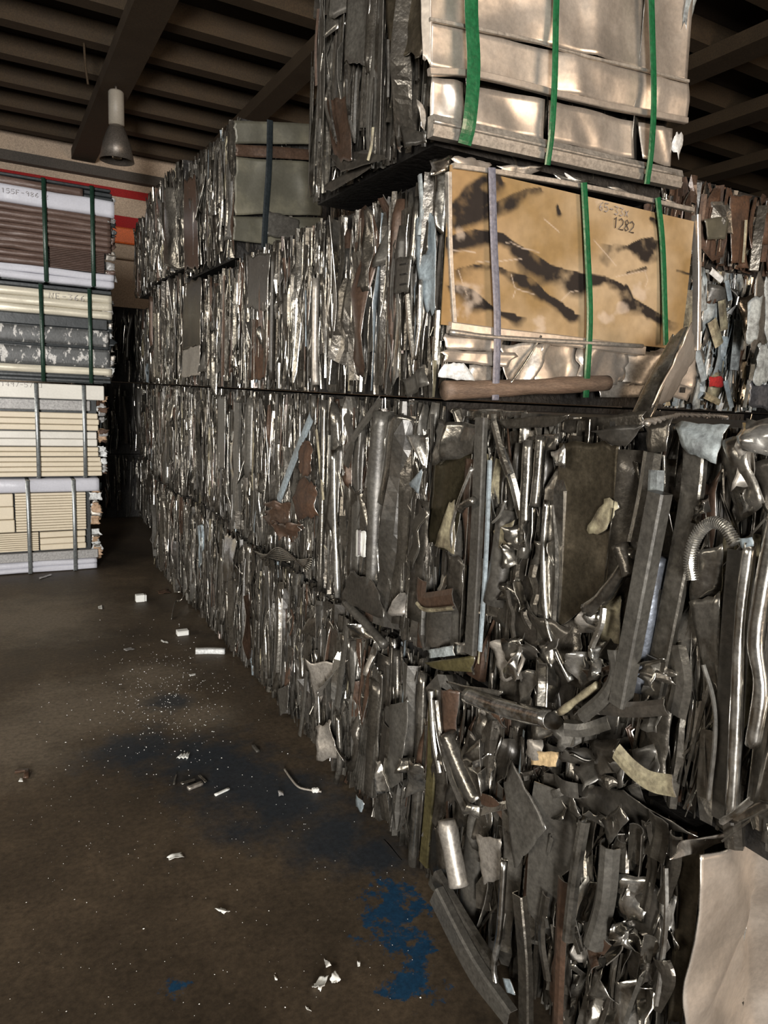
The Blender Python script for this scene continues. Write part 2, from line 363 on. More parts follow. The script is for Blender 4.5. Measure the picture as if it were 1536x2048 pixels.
# floor: dark worn concrete, blue paint stains, pale dusty patches
def floor_mat():
    m = bpy.data.materials.new('worn_dark_concrete'); m.use_nodes = True
    nt = m.node_tree; ns = nt.nodes; ln = nt.links; b = ns['Principled BSDF']
    geo = ns.new('ShaderNodeNewGeometry'); pos = geo.outputs['Position']
    def noise(sc, det=6, ro=0.6, stretch=None):
        n = ns.new('ShaderNodeTexNoise'); n.inputs['Scale'].default_value = sc; n.inputs['Detail'].default_value = det; n.inputs['Roughness'].default_value = ro
        if stretch:
            mp = ns.new('ShaderNodeMapping'); mp.inputs['Scale'].default_value = stretch; mp.inputs['Rotation'].default_value = (0, 0, 0.5)
            ln.new(pos, mp.inputs[0]); ln.new(mp.outputs[0], n.inputs['Vector'])
        else: ln.new(pos, n.inputs['Vector'])
        return n.outputs['Fac']
    def mth(op, a, c=None, clamp=False):
        n = ns.new('ShaderNodeMath'); n.operation = op; n.use_clamp = clamp
        for i, q in enumerate((a, c)):
            if q is None: continue
            if isinstance(q, (int, float)): n.inputs[i].default_value = q
            else: ln.new(q, n.inputs[i])
        return n.outputs[0]
    n1 = noise(1.6, 8, 0.65); n2 = noise(9, 6, 0.6); n3 = noise(4.0, 8, 0.7); n4 = noise(2.5, 6, 0.6, (1.0, 4.0, 1))
    def blobs(lst, nz, amt):
        acc = None
        for (x, y, r) in lst:
            d = ns.new('ShaderNodeVectorMath'); d.operation = 'DISTANCE'; ln.new(pos, d.inputs[0]); d.inputs[1].default_value = (x, y, 0)
            v = mth('SUBTRACT', 1.0, mth('DIVIDE', d.outputs['Value'], r))
            acc = v if acc is None else mth('MAXIMUM', acc, v)
        return mth('ADD', acc, mth('MULTIPLY', mth('SUBTRACT', nz, 0.5), amt))
    def ramp(v, lo, hi):
        r = ns.new('ShaderNodeMapRange'); r.inputs[1].default_value = lo; r.inputs[2].default_value = hi; ln.new(v, r.inputs[0]); return r.outputs[0]
    def mix(f, a, c):
        n = ns.new('ShaderNodeMix'); n.data_type = 'RGBA'; ln.new(f, n.inputs[0])
        for i, q in ((6, a), (7, c)):
            if isinstance(q, tuple): n.inputs[i].default_value = (*q, 1)
            else: ln.new(q, n.inputs[i])
        return n.outputs[2]
    base = mix(ramp(n1, 0.3, 0.72), FLOOR_A, FLOOR_B)
    base = mix(ramp(n2, 0.35, 0.75), base, FLOOR_C)
    dust = ramp(mth('ADD', mth('MULTIPLY', blobs([(-0.95, 1.75, 0.55), (-0.62, 1.7, 0.35), (-0.55, 2.05, 0.3), (-1.3, 1.5, 0.5), (-0.42, 1.45, 0.25), (-1.1, 3.4, 0.7)], n3, 1.6), 0.8), mth('MULTIPLY', n4, 0.35)), 0.15, 0.75)
    base = mix(mth('MULTIPLY', dust, 0.7), base, FLOOR_D)
    soft = ramp(blobs([(-0.3, 0.55, 0.42), (-0.22, 0.3, 0.3), (-0.5, 1.05, 0.4), (-0.75, 1.2, 0.35), (-0.5, 1.7, 0.18), (-0.42, 0.75, 0.4), (-0.1, 0.1, 0.2)], n3, 2.6), 0.12, 0.75)
    base = mix(mth('MULTIPLY', soft, 0.75), base, FLOOR_BL1)
    hard = ramp(blobs([(-0.16, -0.12, 0.10), (-0.21, -0.19, 0.09), (-0.25, -0.25, 0.09), (-0.29, -0.45, 0.085), (-0.24, -0.30, 0.08), (-0.12, -0.2, 0.06), (-0.2, -0.35, 0.06), (-0.9, -0.19, 0.035)], noise(14, 8, 0.75), 6.0), 0.16, 0.5)
    base = mix(hard, base, FLOOR_BL2)
    gs = ns.new('ShaderNodeMapRange'); gs.inputs[1].default_value = .3; gs.inputs[2].default_value = .7; gs.inputs[3].default_value = .55; gs.inputs[4].default_value = 1.45
    ln.new(noise(45, 8, 0.75), gs.inputs[0])
    gv = ns.new('ShaderNodeVectorMath'); gv.operation = 'SCALE'; ln.new(base, gv.inputs[0]); ln.new(gs.outputs[0], gv.inputs['Scale'])
    ln.new(gv.outputs[0], b.inputs['Base Color'])
    rg = ns.new('ShaderNodeMapRange'); rg.inputs[3].default_value = 0.42; rg.inputs[4].default_value = 0.75; ln.new(n1, rg.inputs[0]); ln.new(rg.outputs[0], b.inputs['Roughness'])
    b.inputs['Specular IOR Level'].default_value = 0.3
    bp = ns.new('ShaderNodeBump'); bp.inputs['Strength'].default_value = 0.25; bp.inputs['Distance'].default_value = 0.004
    ln.new(n2, bp.inputs['Height']); ln.new(bp.outputs[0], b.inputs['Normal'])
    return m
FLOOR_A = (0.016, 0.012, 0.008); FLOOR_B = (0.13, 0.095, 0.060); FLOOR_C = (0.062, 0.046, 0.030)
FLOOR_D = (0.20, 0.162, 0.118); FLOOR_BL1 = (0.008, 0.02, 0.034); FLOOR_BL2 = (0.007, 0.045, 0.10)
MT['floor'] = floor_mat()

# ------------------------------------------------------------------ the building
def struct(name, boxes, m):
    mb = MB()
    for a, b in boxes: box(mb, a, b)
    return tag(mb.build(name, m), kind='structure')
struct('floor', [((-9, -10, -0.3), (13, 11.5, 0))], MT['floor'])
struct('ceiling', [((-9, -10, 5.28), (13, 11.5, 5.45))], MT['roof'])
struct('wall_back', [((-9, 10.5, 0), (13, 10.8, 5.28))], MT['wall'])
struct('wall_right', [((12.0, -9.3, 0), (12.3, 10.5, 5.28))], MT['walldark'])
struct('wall_left', [((-8.3, -9.3, 0), (-8.0, 10.5, 2.6)), ((-8.3, -9.3, 3.8), (-8.0, 10.5, 5.28)), ((-8.3, 4.4, 2.6), (-8.0, 10.5, 3.8)), ((-8.3, -9.3, 2.6), (-8.0, -3.4, 3.8))], MT['walldark'])
struct('wall_rear', [((-8.3, -9.3, 0), (-6.1, -9.0, 5.28)), ((-2.3, -9.3, 0), (1.6, -9.0, 5.28)), ((5.2, -9.3, 0), (12.3, -9.0, 5.28)), ((-6.1, -9.3, 3.8), (-2.3, -9.0, 5.28)), ((1.6, -9.3, 4.0), (5.2, -9.0, 5.28))], MT['walldark'])
k = 0
for x, w in ((-4.8, .3), (-3.2, .3), (-1.55, .3), (0.12, .33), (1.74, .24), (3.4, .3), (5.0, .3), (6.4, .3), (7.95, .3), (9.6, .3)):
    k += 1
    struct('trim_%d' % k, [((x-w/2, -8.9, 4.92), (x+w/2, 10.45, 5.06))], MT['beam'])
y = -1.0
while y < 10.3:
    k += 1
    struct('trim_%d' % k, [((-7.9, y-0.09, 5.065), (11.9, y+0.09, 5.275))], MT['beam'])
    y += 0.85
# dark ledge, red stripes and vertical joints on the back wall
k += 1; struct('trim_%d' % k, [((-7.9, 10.34, 4.72), (11.9, 10.495, 4.86))], MT['walldark'])
k += 1; struct('trim_%d' % k, [((-7.9, 10.485, 4.50), (11.9, 10.498, 4.62))], MT['red'])
k += 1; struct('trim_%d' % k, [((-7.9, 10.485, 4.04), (11.9, 10.498, 4.22))], MT['red'])
for x in (-2.5, -0.08, 2.3, 4.7): 
    k += 1; struct('trim_%d' % k, [((x-.02, 10.488, 0.05), (x+.02, 10.499, 4.49))], MT['walldark'])

# orange box fixed on the back wall
t = empty('wall_box', (0.62, 10.48, 3.98)); tag(t, 'small orange box on the back wall beside the strapped white profiles', 'box')
mb = MB(); box(mb, (0.42, 10.3, 3.78), (0.86, 10.48, 4.02), bev=.02); mb.build('box_body', MT['orange'], t)
mb = MB(); box(mb, (0.42, 10.29, 3.55), (0.86, 10.48, 3.77), bev=.02); mb.build('box_base', MT['wall'], t)

# high-bay lamp
def lathe(mb, c, prof, n=20, mi=0):
    a = np.linspace(0, 2*math.pi, n, endpoint=False); V = []
    for r, z in prof:
        for q in a: V.append((c[0]+r*math.cos(q), c[1]+r*math.sin(q), c[2]+z))
    F = []
    for i in range(len(prof)-1):
        for j in range(n):
            j2 = (j+1) % n; F.append((i*n+j, i*n+j2, (i+1)*n+j2, (i+1)*n+j))
    mb.add(V, F, mi)
LY = 7.2
p_top = PY(237, 183, LY); p_mid = PY(233, 250, LY); p_bot = PY(232, 322, LY)
lx = p_mid[0]; z0, z1, z2 = p_bot[2], p_mid[2], p_top[2]
lamp = empty('high_bay_lamp', (lx, LY, z0)); tag(lamp, 'dusty high bay lamp hanging under the ceiling beam', 'lamp')
mb = MB(); lathe(mb, (lx, LY, 0), [(0.0, z1), (.085, z1), (.085, z2-.02), (.07, z2), (0, z2)]); mb.build('ballast_housing', MT['lampwhite'], lamp)
mb = MB(); lathe(mb, (lx, LY, 0), [(.05, z1), (.09, z1-.03), (.15, (z0+z1)/2), (.19, z0), (.186, z0), (.146, (z0+z1)/2), (.08, z1-.04)]); mb.build('reflector', MT['lampgrey'], lamp)
mb = MB(); lathe(mb, (lx, LY, 0), [(0, z0+.05), (.05, z0+.03), (.06, z0+.1), (.03, z0+.16), (0, z0+.17)]); mb.build('bulb', MT['glass'], lamp)
mb = MB(); sweep(mb, [(lx, LY, z2), (lx, LY, 4.925)], circ(.014), (1, 0, 0), closed=True); mb.build('hanger', MT['lampgrey'], lamp)
# loose cord from the ceiling
a = PY(168, 92, 6.65); b = PY(172, 168, 6.65)
mb = MB(); sweep(mb, smooth_path([(a[0], 6.65, 5.07), (a[0]+.01, 6.65, (a[2]+b[2])/2), (b[0]+.02, 6.65, b[2])], 8), circ(.012, 6), (0, 1, 0), closed=True)
tag(mb.build('hanging_cord', MT['beam']), 'short pale cord dangling from the ceiling left of the lamp', 'cord')

# ------------------------------------------------------------------ scrap pieces
def knots(g, n, amp, K):
    return np.interp(np.linspace(0, 1, K), np.linspace(0, 1, n), g.normal(0, amp, n))
def profile(kind, w, d, g):
    if kind == 'flat':
        s = np.linspace(-w/2, w/2, 4); return np.stack([s, s*g.normal(0, .5)+g.normal(0, .1*w, 4)], 1)
    if kind == 'fold':
        m = int(g.integers(4, 7)); s = np.sort(np.r_[-w/2, g.uniform(-w/2, w/2, m-2), w/2]); return np.stack([s, g.uniform(-d, d, m)], 1)
    if kind == 'C': return arc(w, d*g.choice([1, 1, -1]), 7, g.uniform(.6, 1.0))
    if kind == 'L': return np.array([(-w/2, -d), (-w/2+.1*w, d*.8), (0, d), (w/2, d*.9)])
    return circ(w/2, 9, g.uniform(.35, 1.0))
FACE = {}
def frame(face, b):
    x0, x1, y0, y1, z0, z1 = b
    if face == 'left':  return (lambda s, v, n: np.stack([x0-n+0*s, s, v+0*s], -1)), np.array((-1, 0, 0.)), (y0, y1)
    if face == 'front': return (lambda s, v, n: np.stack([s, y0-n+0*s, v+0*s], -1)), np.array((0, -1., 0)), (x0, x1)
    if face == 'back':  return (lambda s, v, n: np.stack([s, y1+n+0*s, v+0*s], -1)), np.array((0, 1., 0)), (x0, x1)
    if face == 'right': return (lambda s, v, n: np.stack([x1+n+0*s, s, v+0*s], -1)), np.array((1., 0, 0)), (y0, y1)
def piece_strip(mb, g, fm, N, s, v0, v1, w, n0, mi, depth=None, wob=.012, kind=None, edge=None, lsd=.045):
    K = int(np.clip((v1-v0)/.045, 4, 18))
    v = np.linspace(v0, v1, K); kk = int(g.integers(2, 6)); wob *= g.choice([.25, .6, 1.3])
    lean = g.normal(0, lsd)
    ss = s+knots(g, kk, wob, K)+lean*(v-v.mean()); nn = n0+knots(g, kk, wob*.8, K)
    path = fm(ss, v, nn)
    kind = kind or g.choice(['flat', 'fold', 'fold', 'C', 'L', 'tube'], p=[.26, .22, .16, .14, .16, .06])
    d = depth or w*g.uniform(.1, .6)
    pr = profile(kind, w, min(d, .03), g)
    sc_ = np.clip(1+knots(g, kk, .14 if kind != 'tube' else .08, K), .5, 1.4)
    if g.random() < .5:
        sc_[-1] *= g.uniform(.3, 1); sc_[0] *= g.uniform(.3, 1)
    tw = knots(g, kk, .22, K)+g.normal(0, .45)
    sweep(mb, path, pr, N, closed=(kind == 'tube'), t=g.uniform(.0014, .0036), twist=tw, scale=sc_, mi=mi, edge=edge, smooth=(kind in ('tube', 'C') or g.random() < .25))
    return kind
def piece_sheet(mb, g, fm, N, s, v, w, h, n0, mi, edge=None):
    j = lambda: g.normal(0, .14, 2)*[w, h]
    q = [(s-w/2, v+h/2), (s+w/2, v+h/2), (s+w/2, v-h/2), (s-w/2, v-h/2)]
    tl = g.normal(0, .02, 4)
    c = [fm(*(np.array(a)+j()), n0+tl[i]) for i, a in enumerate(q)]
    sheet(mb, c, N, g, amp=g.uniform(.004, .02), folds=int(g.integers(3, 8)), curl=g.normal(0, .12), t=.0024, mi=mi, jag=.06, edge=edge,
          nu=int(np.clip(w/.016, 4, 14)), nv=int(np.clip(h/.02, 4, 20)))

MIX = {   # material mixes of the scrap
 'grey':  (['dark', 'mid', 'bright', 'pgrey', 'pdark', 'brown', 'cream', 'blue'], [.38, .22, .06, .14, .13, .05, .01, .01]),
 'near':  (['dark', 'mid', 'bright', 'pgrey', 'pdark', 'brown', 'cream', 'blue'], [.36, .22, .07, .16, .12, .05, .01, .01]),
 'rusty': (['rust', 'brown', 'dark', 'pdark', 'mid', 'cream'], [.34, .2, .2, .16, .07, .03]),
 'flake': (['flake', 'blue', 'pgrey', 'cream', 'white', 'mid', 'rust'], [.42, .14, .16, .07, .06, .1, .05]),
}
PNAME = {'tube': 'crushed_tube', 'C': 'bent_channel', 'L': 'bent_angle', 'fold': 'folded_strip', 'flat': 'flat_strip', 'sheet': 'crumpled_sheet'}

def bale(name, label, b, seed, mix='grey', nparts=40, nstuff=160, faces=('left',), wmed=.03, shrink=.035, lenf=(.25, 1.0), group='crushed metal bales stacked in the long row', zscale=1.0, sheetp=.12, inset=0.0):
    g = np.random.default_rng(seed)
    x0, x1, y0, y1, z0, z1 = b
    t = empty(name, ((x0+x1)/2, (y0+y1)/2, z0))
    tag(t, label, 'bale', group)
    # compressed core: lumpy block, near black so gaps between pieces look shaded
    mb = MB(); n = 10
    a = np.array([x0+shrink, y0+shrink*.8, z0+.004]); c = np.array([x1-shrink, y1-shrink*.8, z1+.006])
    for ax in range(3):
        for sgn in (0, 1):
            o1, o2 = [(1, 2), (2, 0), (0, 1)][ax]
            U, V = np.meshgrid(np.linspace(0, 1, n), np.linspace(0, 1, n), indexing='ij')
            P = np.zeros((n, n, 3)); P[..., ax] = c[ax] if sgn else a[ax]
            P[..., o1] = a[o1]+(c[o1]-a[o1])*U; P[..., o2] = a[o2]+(c[o2]-a[o2])*V
            if ax < 2:
                dn = np.abs(g.normal(0, .008, (n, n))); dn[0] = dn[-1] = 0; dn[:, 0] = dn[:, -1] = 0
                P[..., ax] += dn*(1 if not sgn else -1)
            i = np.arange(n-1)[:, None]*n+np.arange(n-1)[None, :]
            F = np.stack([i, i+n, i+n+1, i+1], -1).reshape(-1, 4)
            if not sgn: F = F[:, ::-1]
            mb.add(P.reshape(-1, 3), F.tolist(), 0, False)
    mb.build('compressed_core', MT['core'], t)
    mats, pw = MIX[mix]
    allm = [MT[m] for m in mats]
    h = z1-z0
    area_tot = sum((y1-y0) if f in ('left', 'right') else (x1-x0) for f in faces)
    st = MB()
    for f in faces:
        fm, N, (s0, s1) = frame(f, b)
        share = ((s1-s0)/area_tot)
        for i in range(int(nstuff*1.35*share)):
            w = float(np.clip(g.lognormal(math.log(wmed*.6), .6), .004, .12))
            L = h*g.uniform(*lenf)*.8
            v0 = z0+.004+g.uniform(0, max(.001, h+.002-L)); v1 = v0+L
            if g.random() < .15: v0 = z0+.004+g.uniform(0, .01); v1 = z0+h*g.uniform(.2, .6)
            elif g.random() < .15: v1 = z1+g.uniform(-.01, .008); v0 = z1-h*g.uniform(.2, .6)
            piece_strip(st, g, fm, N, g.uniform(s0+w/2+.01, s1-w/2-.01), v0, v1, w, g.uniform(-.035, .0)-(f == 'front')*inset, int(g.choice(len(mats), p=pw)), wob=.009, edge=mats.index('mid'))
        for i in range(int(nstuff*(1.0 if mix == 'near' else .5)*share)):      # thin folded sheet edges that catch the light
            L = h*g.uniform(.08, .45); v0 = z0+.01+g.uniform(0, h-.02-L)
            piece_strip(st, g, fm, N, g.uniform(s0+.015, s1-.015), v0, v0+L, g.uniform(.003, .009), g.uniform(-.005, .022)-(f == 'front')*inset, int(g.choice(len(mats), p=pw)) if g.random() < .6 else mats.index('mid'), wob=.008, lsd=.22 if mix == 'near' else .06)
        for i in range(int(nparts*share)):
            p = MB(); mi = int(g.choice(len(mats), p=pw))
            w = float(np.clip(g.lognormal(math.log(wmed*1.15), .55), .010, .16))
            if g.random() < sheetp:
                ww = w*g.uniform(1.5, 3); hh = h*g.uniform(.15, .45)
                piece_sheet(p, g, fm, N, g.uniform(s0+ww*.6, s1-ww*.6), g.uniform(z0+hh*.62+.02, z1-hh*.62-.02), ww, hh, g.uniform(-.005, .02)-(f == 'front')*inset, 0, edge=1); kind = 'sheet'
            else:
                L = h*g.uniform(*lenf)*.92
                v0 = z0+.012+g.uniform(0, max(.001, h-.03-L)); v1 = v0+L
                kind = piece_strip(p, g, fm, N, g.uniform(s0+w*.8+.01, s1-w*.8-.01), v0, v1, w, g.uniform(-.012, .016)-(f == 'front')*inset, 0, edge=1)
            p.build(PNAME[kind], allm[mi], t)
    # ragged bits along the top
    for i in range(int(nstuff*.25)):
        w = g.uniform(.015, .06); L = g.uniform(.05, .2)
        p0 = np.array([g.uniform(x0+.08, min(x1-.2, x0+.5)), g.uniform(y0+.08, y1-.08), z1-.016-g.uniform(0, .006)])
        ang = g.uniform(0, math.pi); d = np.array([math.cos(ang), math.sin(ang), 0])*L/2
        sweep(st, smooth_path([p0-d, p0+[0, 0, .004], p0+d], 4), profile('flat', w, .01, g)*[1, .1], (0, 0, 1), t=.0015, mi=int(g.choice(len(mats), p=pw)))
    s = st.build('packed_small_scrap', allm, t)
    s['kind'] = 'stuff'
    return t

G = 0.012
BL = {}
def mk(key, label, b, seed, **kw):
    BL[key] = bale('scrap_metal_bale', label, b, seed, **kw); BL[key+'_b'] = b; return BL[key]
ZA, ZB, ZC, ZD = .775, 1.65, 2.37, 3.16
X1 = 1.12
mk('A1', 'front floor-level scrap bale with bright bare sheet on its end face', (-.02, X1, -1.10, -.03, 0, ZA-G), 11, mix='near', nparts=110, nstuff=330, faces=('left', 'front'), wmed=.04, lenf=(.2, .85), sheetp=.3, inset=.06)
mk('A2', 'large nearest bale of mangled metal with long shiny tubes and coiled hose', (0, X1, -1.42, -.02, ZA, ZB-.03), 12, mix='near', nparts=130, nstuff=420, faces=('left', 'front'), wmed=.04, lenf=(.2, .8), sheetp=.32)
mk('B1', 'floor-level scrap bale with olive channel at its corner and ribbed mesh panel', (0, X1, 0.0, 1.15, 0, ZA-G), 13, mix='near', nparts=80, nstuff=300, faces=('left',), wmed=.034)
mk('B2', 'scrap bale with curved shiny sheets directly under the tan plate bale', (0, X1, 0.0, .92, ZA, ZB-G), 14, mix='near', nparts=70, nstuff=260, faces=('left',), wmed=.04, sheetp=.2)
mk('B3', 'strapped scrap bale faced with a tan scorched plate', (-.02, X1-.02, 0.0, .96, ZB, ZC-G), 15, nparts=70, nstuff=320, faces=('left', 'front'), wmed=.03, inset=.05)
mk('B4', 'topmost bale of layered bare aluminium sheets with three green straps', (-.09, .98, 0.02, .98, ZC+.05, 3.62), 16, nparts=80, nstuff=300, faces=('left', 'front'), wmed=.03, inset=.05)
mk('C1', 'floor-level scrap bale behind the bale with the olive corner channel', (0.0, X1, 1.19, 2.33, 0, ZA-G), 17, nparts=60, nstuff=340, wmed=.026)
mk('C2', 'scrap bale with slanted pale blue strip and brown sheets, second layer', (0.0, X1, .95, 2.31, ZA, ZB-G), 18, nparts=65, nstuff=380, wmed=.026)
mk('C3', 'uncovered third-layer scrap bale between the tan plate bale and the black-strapped top bale', (0.0, X1, .99, 2.3, ZB, ZC+.02), 19, nparts=60, nstuff=340, wmed=.025)
mk('D1', 'fourth floor-level scrap bale counted from the nearest along the dark floor edge', (0, X1, 2.37, 3.5, 0, ZA+.04), 20, nparts=50, nstuff=300, wmed=.024)
D = {'D2': ('second-layer scrap bale below the bale with a tall brownish smooth plate', (0.0, X1, 2.36, 3.52, ZA+.05, ZB-G), 21),
 'D3': ('third-layer scrap bale with tall brownish smooth plate under the black-strapped bale', (0.0, X1, 2.35, 3.5, ZB, ZC-G), 22)}
for k_, (l_, b_, s_) in D.items(): mk(k_, l_, b_, s_, nparts=45, nstuff=300, wmed=.024)
mk('D4', 'top scrap bale with weathered grey plate end and one black strap', (0.0, X1, 2.33, 3.5, ZC+.04, ZD+.02), 23, nparts=55, nstuff=320, faces=('left', 'front'), wmed=.024, inset=.04)
far = [
 ('E1', 'fifth floor-level scrap bale from the nearest, at the mouth of the dark gap', (0.0, X1, 3.55, 4.7, 0, ZA+.02)),
 ('E2', 'fifth second-layer scrap bale from the nearest, bordering the dark gap', (0.0, X1, 3.56, 4.7, ZA+.03, ZB-G)),
 ('E3', 'third-layer scrap bale left of the tall brownish plate bale', (0.0, X1, 3.54, 4.7, ZB, ZC+.1)),
 ('E4', 'top-layer scrap bale with wide bright vertical sheet, behind the black-strapped bale', (-.03, X1, 3.53, 4.7, ZC+.12, 3.24)),
 ('F1', 'sixth floor-level scrap bale, set back inside the dark gap beside white profiles', (0.30, X1, 4.74, 5.9, 0, ZA)),
 ('F2', 'sixth second-layer scrap bale, set back inside the dark gap beside white profiles', (0.30, X1, 4.74, 5.9, ZA+.01, ZB-G)),
 ('F3', 'fifth third-layer scrap bale, dark and set back inside the gap', (0.30, X1, 4.74, 5.9, ZB, ZC+.1)),
 ('F4', 'farthest visible top-layer scrap bale, dark, below the red wall stripe', (0.06, X1, 4.74, 5.85, ZC+.12, 3.2)),
 ('G1', 'seventh floor-level scrap bale, deep inside the dark gap', (0.30, X1, 5.95, 7.1, 0, ZA)),
 ('G2', 'seventh second-layer scrap bale, deep inside the dark gap', (0.30, X1, 5.95, 7.1, ZA+.01, ZB-G)),
 ('G3', 'sixth third-layer scrap bale, deep inside the dark gap', (0.30, X1, 5.95, 7.1, ZB, ZC+.1)),
]
for i, (k_, l_, b_) in enumerate(far):
    mk(k_, l_, b_, 40+i, nparts=40 if k_[0] == 'E' else 22, nstuff=280 if k_[0] == 'E' else 170, wmed=.024)
for i, (l_, b_) in enumerate((('last floor-level scrap bale closing the end of the dark gap', (-.42, X1, 7.2, 8.4, 0, ZA)), ('last second-layer scrap bale closing the end of the dark gap', (-.42, X1, 7.2, 8.4, ZA+.01, ZB-G)), ('last third-layer scrap bale closing the end of the dark gap', (-.42, X1, 7.2, 8.4, ZB, ZC+.15)))):
    mk('K%d' % i, l_, b_, 80+i, nparts=24, nstuff=110, wmed=.026, faces=('front', 'left'))  # added to hide the back wall so the gap end stays dark
GR2 = 'scrap bales of the second row at the right'
mk('R3', 'bale of flaking pale grey scrap just right of the tan plate bale', (1.20, 1.96, .25, 1.3, ZB, 2.27), 60, mix='flake', nparts=90, nstuff=300, faces=('front',), wmed=.035, lenf=(.15, .5), group=GR2)
mk('R5', 'bale of pale grey slotted profiles at the right edge', (2.0, 3.1, .10, 1.3, ZB, 2.30), 61, mix='flake', nparts=60, nstuff=150, faces=('front', 'left'), wmed=.04, lenf=(.3, .9), group=GR2)
mk('R4', 'dark rusty bale on top of the flaking pale grey bale', (1.22, 2.7, .38, 1.35, 2.31, 2.68), 62, mix='rusty', nparts=60, nstuff=160, faces=('front',), wmed=.05, lenf=(.4, .95), group=GR2)
for i, (l_, b_) in enumerate((('plain bale under the flaking pale grey bale', (1.2, 1.97, .25, 1.3, ZA, ZB-G)), ('floor-level plain bale two below the flaking pale grey bale', (1.2, 1.97, .25, 1.3, 0, ZA-G)),
    ('plain bale under the pale grey slotted profiles', (2.0, 3.1, .1, 1.3, ZA, ZB-G)), ('floor-level plain bale two below the slotted profiles', (2.0, 3.1, .1, 1.3, 0, ZA-G)))):
    mk('H%d' % i, l_, b_, 70+i, nparts=8, nstuff=40, faces=('front',), group=GR2)

# ------------------------------------------------------------------ named pieces seen on the near bales
gh = np.random.default_rng(99)
NX = np.array((-1., 0, 0)); NY = np.array((0, -1., 0))
def pts(px, off, base=0.0, plane='X'):
    return [(PX(x, y, base-off) if plane == 'X' else PY(x, y, base-off)) for x, y in px]
BOXES = {k_: BL[k_+'_b'] for k_ in BL if not k_.endswith('_b') and k_[0] in 'ABCDEFG'}
def owner(par, c):
    if par is None or par.parent is not None: return par
    m = np.mean(np.asarray(c), 0)
    def gap(b): return max(b[2]-m[1], m[1]-b[3], 0)+max(b[4]-m[2], m[2]-b[5], 0)
    k_ = min(BOXES, key=lambda q: gap(BOXES[q]))
    return BL[k_]
def fit(par, c, plane='X'):
    # keep a piece inside the height and length of its own bale (a few centimetres may stick out)
    for k_, b in BOXES.items():
        if BL[k_] is par or BL[k_] is par.parent:
            return [np.array((p[0], min(max(p[1], b[2]-.012), b[3]+.010) if plane == 'X' else p[1], min(max(p[2], max(b[4]-.008, .012)), b[5]+(.008 if k_ not in ('A1', 'A2', 'B4', 'D4', 'B3') else ({'A1': .03, 'B3': .055}.get(k_, .4)))))) for p in c]
    return c
def hsheet(par, name, px, off, m, amp=.006, folds=4, curl=0.0, t=.002, jag=.03, plane='X', base=0.0, label=None, **kw):
    mb = MB(); offs = off if isinstance(off, (list, tuple)) else [off]*4
    c = [(PX(x, y, base-o) if plane == 'X' else PY(x, y, base-o)) for (x, y), o in zip(px, offs)]
    if plane == 'X': par = owner(par, c)
    c = fit(par, c, plane)
    sheet(mb, c, NX if plane == 'X' else NY, gh, amp, folds, curl, max(t, .0026) if name not in ('paper_tag', 'slot') else t, jag=jag, edge=1, **kw)
    o = mb.build(name, MT[m], par)
    if label: o['label'] = label
    return o
def hsweep(par, name, px, off, m, prof, closed=False, plane='X', base=0.0, seg=7, label=None, wob=0.0, t=.002, scale=None, N=None, **kw):
    mb = MB(); offs = off if isinstance(off, (list, tuple)) else [off]*len(px)
    c = [(PX(x, y, base-o) if plane == 'X' else PY(x, y, base-o)) for (x, y), o in zip(px, offs)]
    if plane == 'X': par = owner(par, c)
    c = fit(par, c, plane)
    p = smooth_path(c, seg)
    if wob: p = p+np.stack([knots(gh, 6, wob, len(p)) for _ in range(3)], 1)
    if closed and len(prof) > 8 and scale is None: scale = np.clip(1+knots(gh, 7, .07, len(p)), .7, 1.25)
    sweep(mb, p, prof, N if N is not None else (NX if plane == 'X' else NY), closed=closed, t=max(t, .0025) if name != 'strap' else t, scale=scale, edge=None if name == 'strap' else 1, smooth=len(prof) > 8 or name == 'half_pipe' or 'smooth' in kw)
    o = mb.build(name, MT[m], par)
    if label: o['label'] = label
    return o
tube = lambda par, px, off, m, r, flat=1.0, name='metal_tube', **kw: hsweep(par, name, px, off, m, circ(r, 10, flat), True, **kw)
flat = lambda par, px, off, m, w, name='flat_strip', **kw: hsweep(par, name, px, off, m, np.array([(-w/2, -.004), (-w*.2, .002), (w*.2, .003), (w/2, -.003)]), **kw)
chan = lambda par, px, off, m, w, d=.016, name='bent_channel', **kw: hsweep(par, name, px, off, m, np.array([(-w/2, -d), (-w/2, 0), (-w*.42, d*.3), (w*.42, d*.3), (w/2, 0), (w/2, -d)]), **kw)

A1, A2, B1, B2, B3, B4, C1, C2, C3, D3, D4, E4 = [BL[q] for q in ('A1', 'A2', 'B1', 'B2', 'B3', 'B4', 'C1', 'C2', 'C3', 'D3', 'D4', 'E4')]
# --- A2, the near left face
pl = hsheet(A2, 'flat_plate', [(1120, 893), (1238, 885), (1222, 1190), (1098, 1255)], .035, 'oxide', .004, 3, label='large flat brown oxidised plate')
hsheet(pl, 'peeling_patch', [(1212, 998), (1242, 1000), (1200, 1078), (1172, 1060)], .044, 'cream', .003, 2, jag=.14, label='cream peeling patch')
hsweep(A2, 'square_tube', [(1320, 985), (1283, 1180), (1240, 1408)], .085, 'pgrey', rect(.042, .036), True, seg=4, label='long square grey tube lying aslant')
chan(A2, [(1388, 895), (1378, 1000), (1345, 1180), (1296, 1425)], .05, 'mid', .05, .012)
tube(A2, [(1312, 1110), (1295, 1230), (1272, 1375)], .04, 'steelblue', .034)
flat(A2, [(1303, 905), (1288, 1000), (1262, 1120)], .055, 'mid', .05)
flat(A2, [(1310, 940), (1304, 1040)], .06, 'flake', .045)
tube(A2, [(1094, 1000), (1087, 1100), (1092, 1230), (1112, 1300), (1142, 1362)], .05, 'bright', .008)
tube(A2, [(1058, 880), (1052, 1000), (1046, 1115)], .04, 'mid', .017)
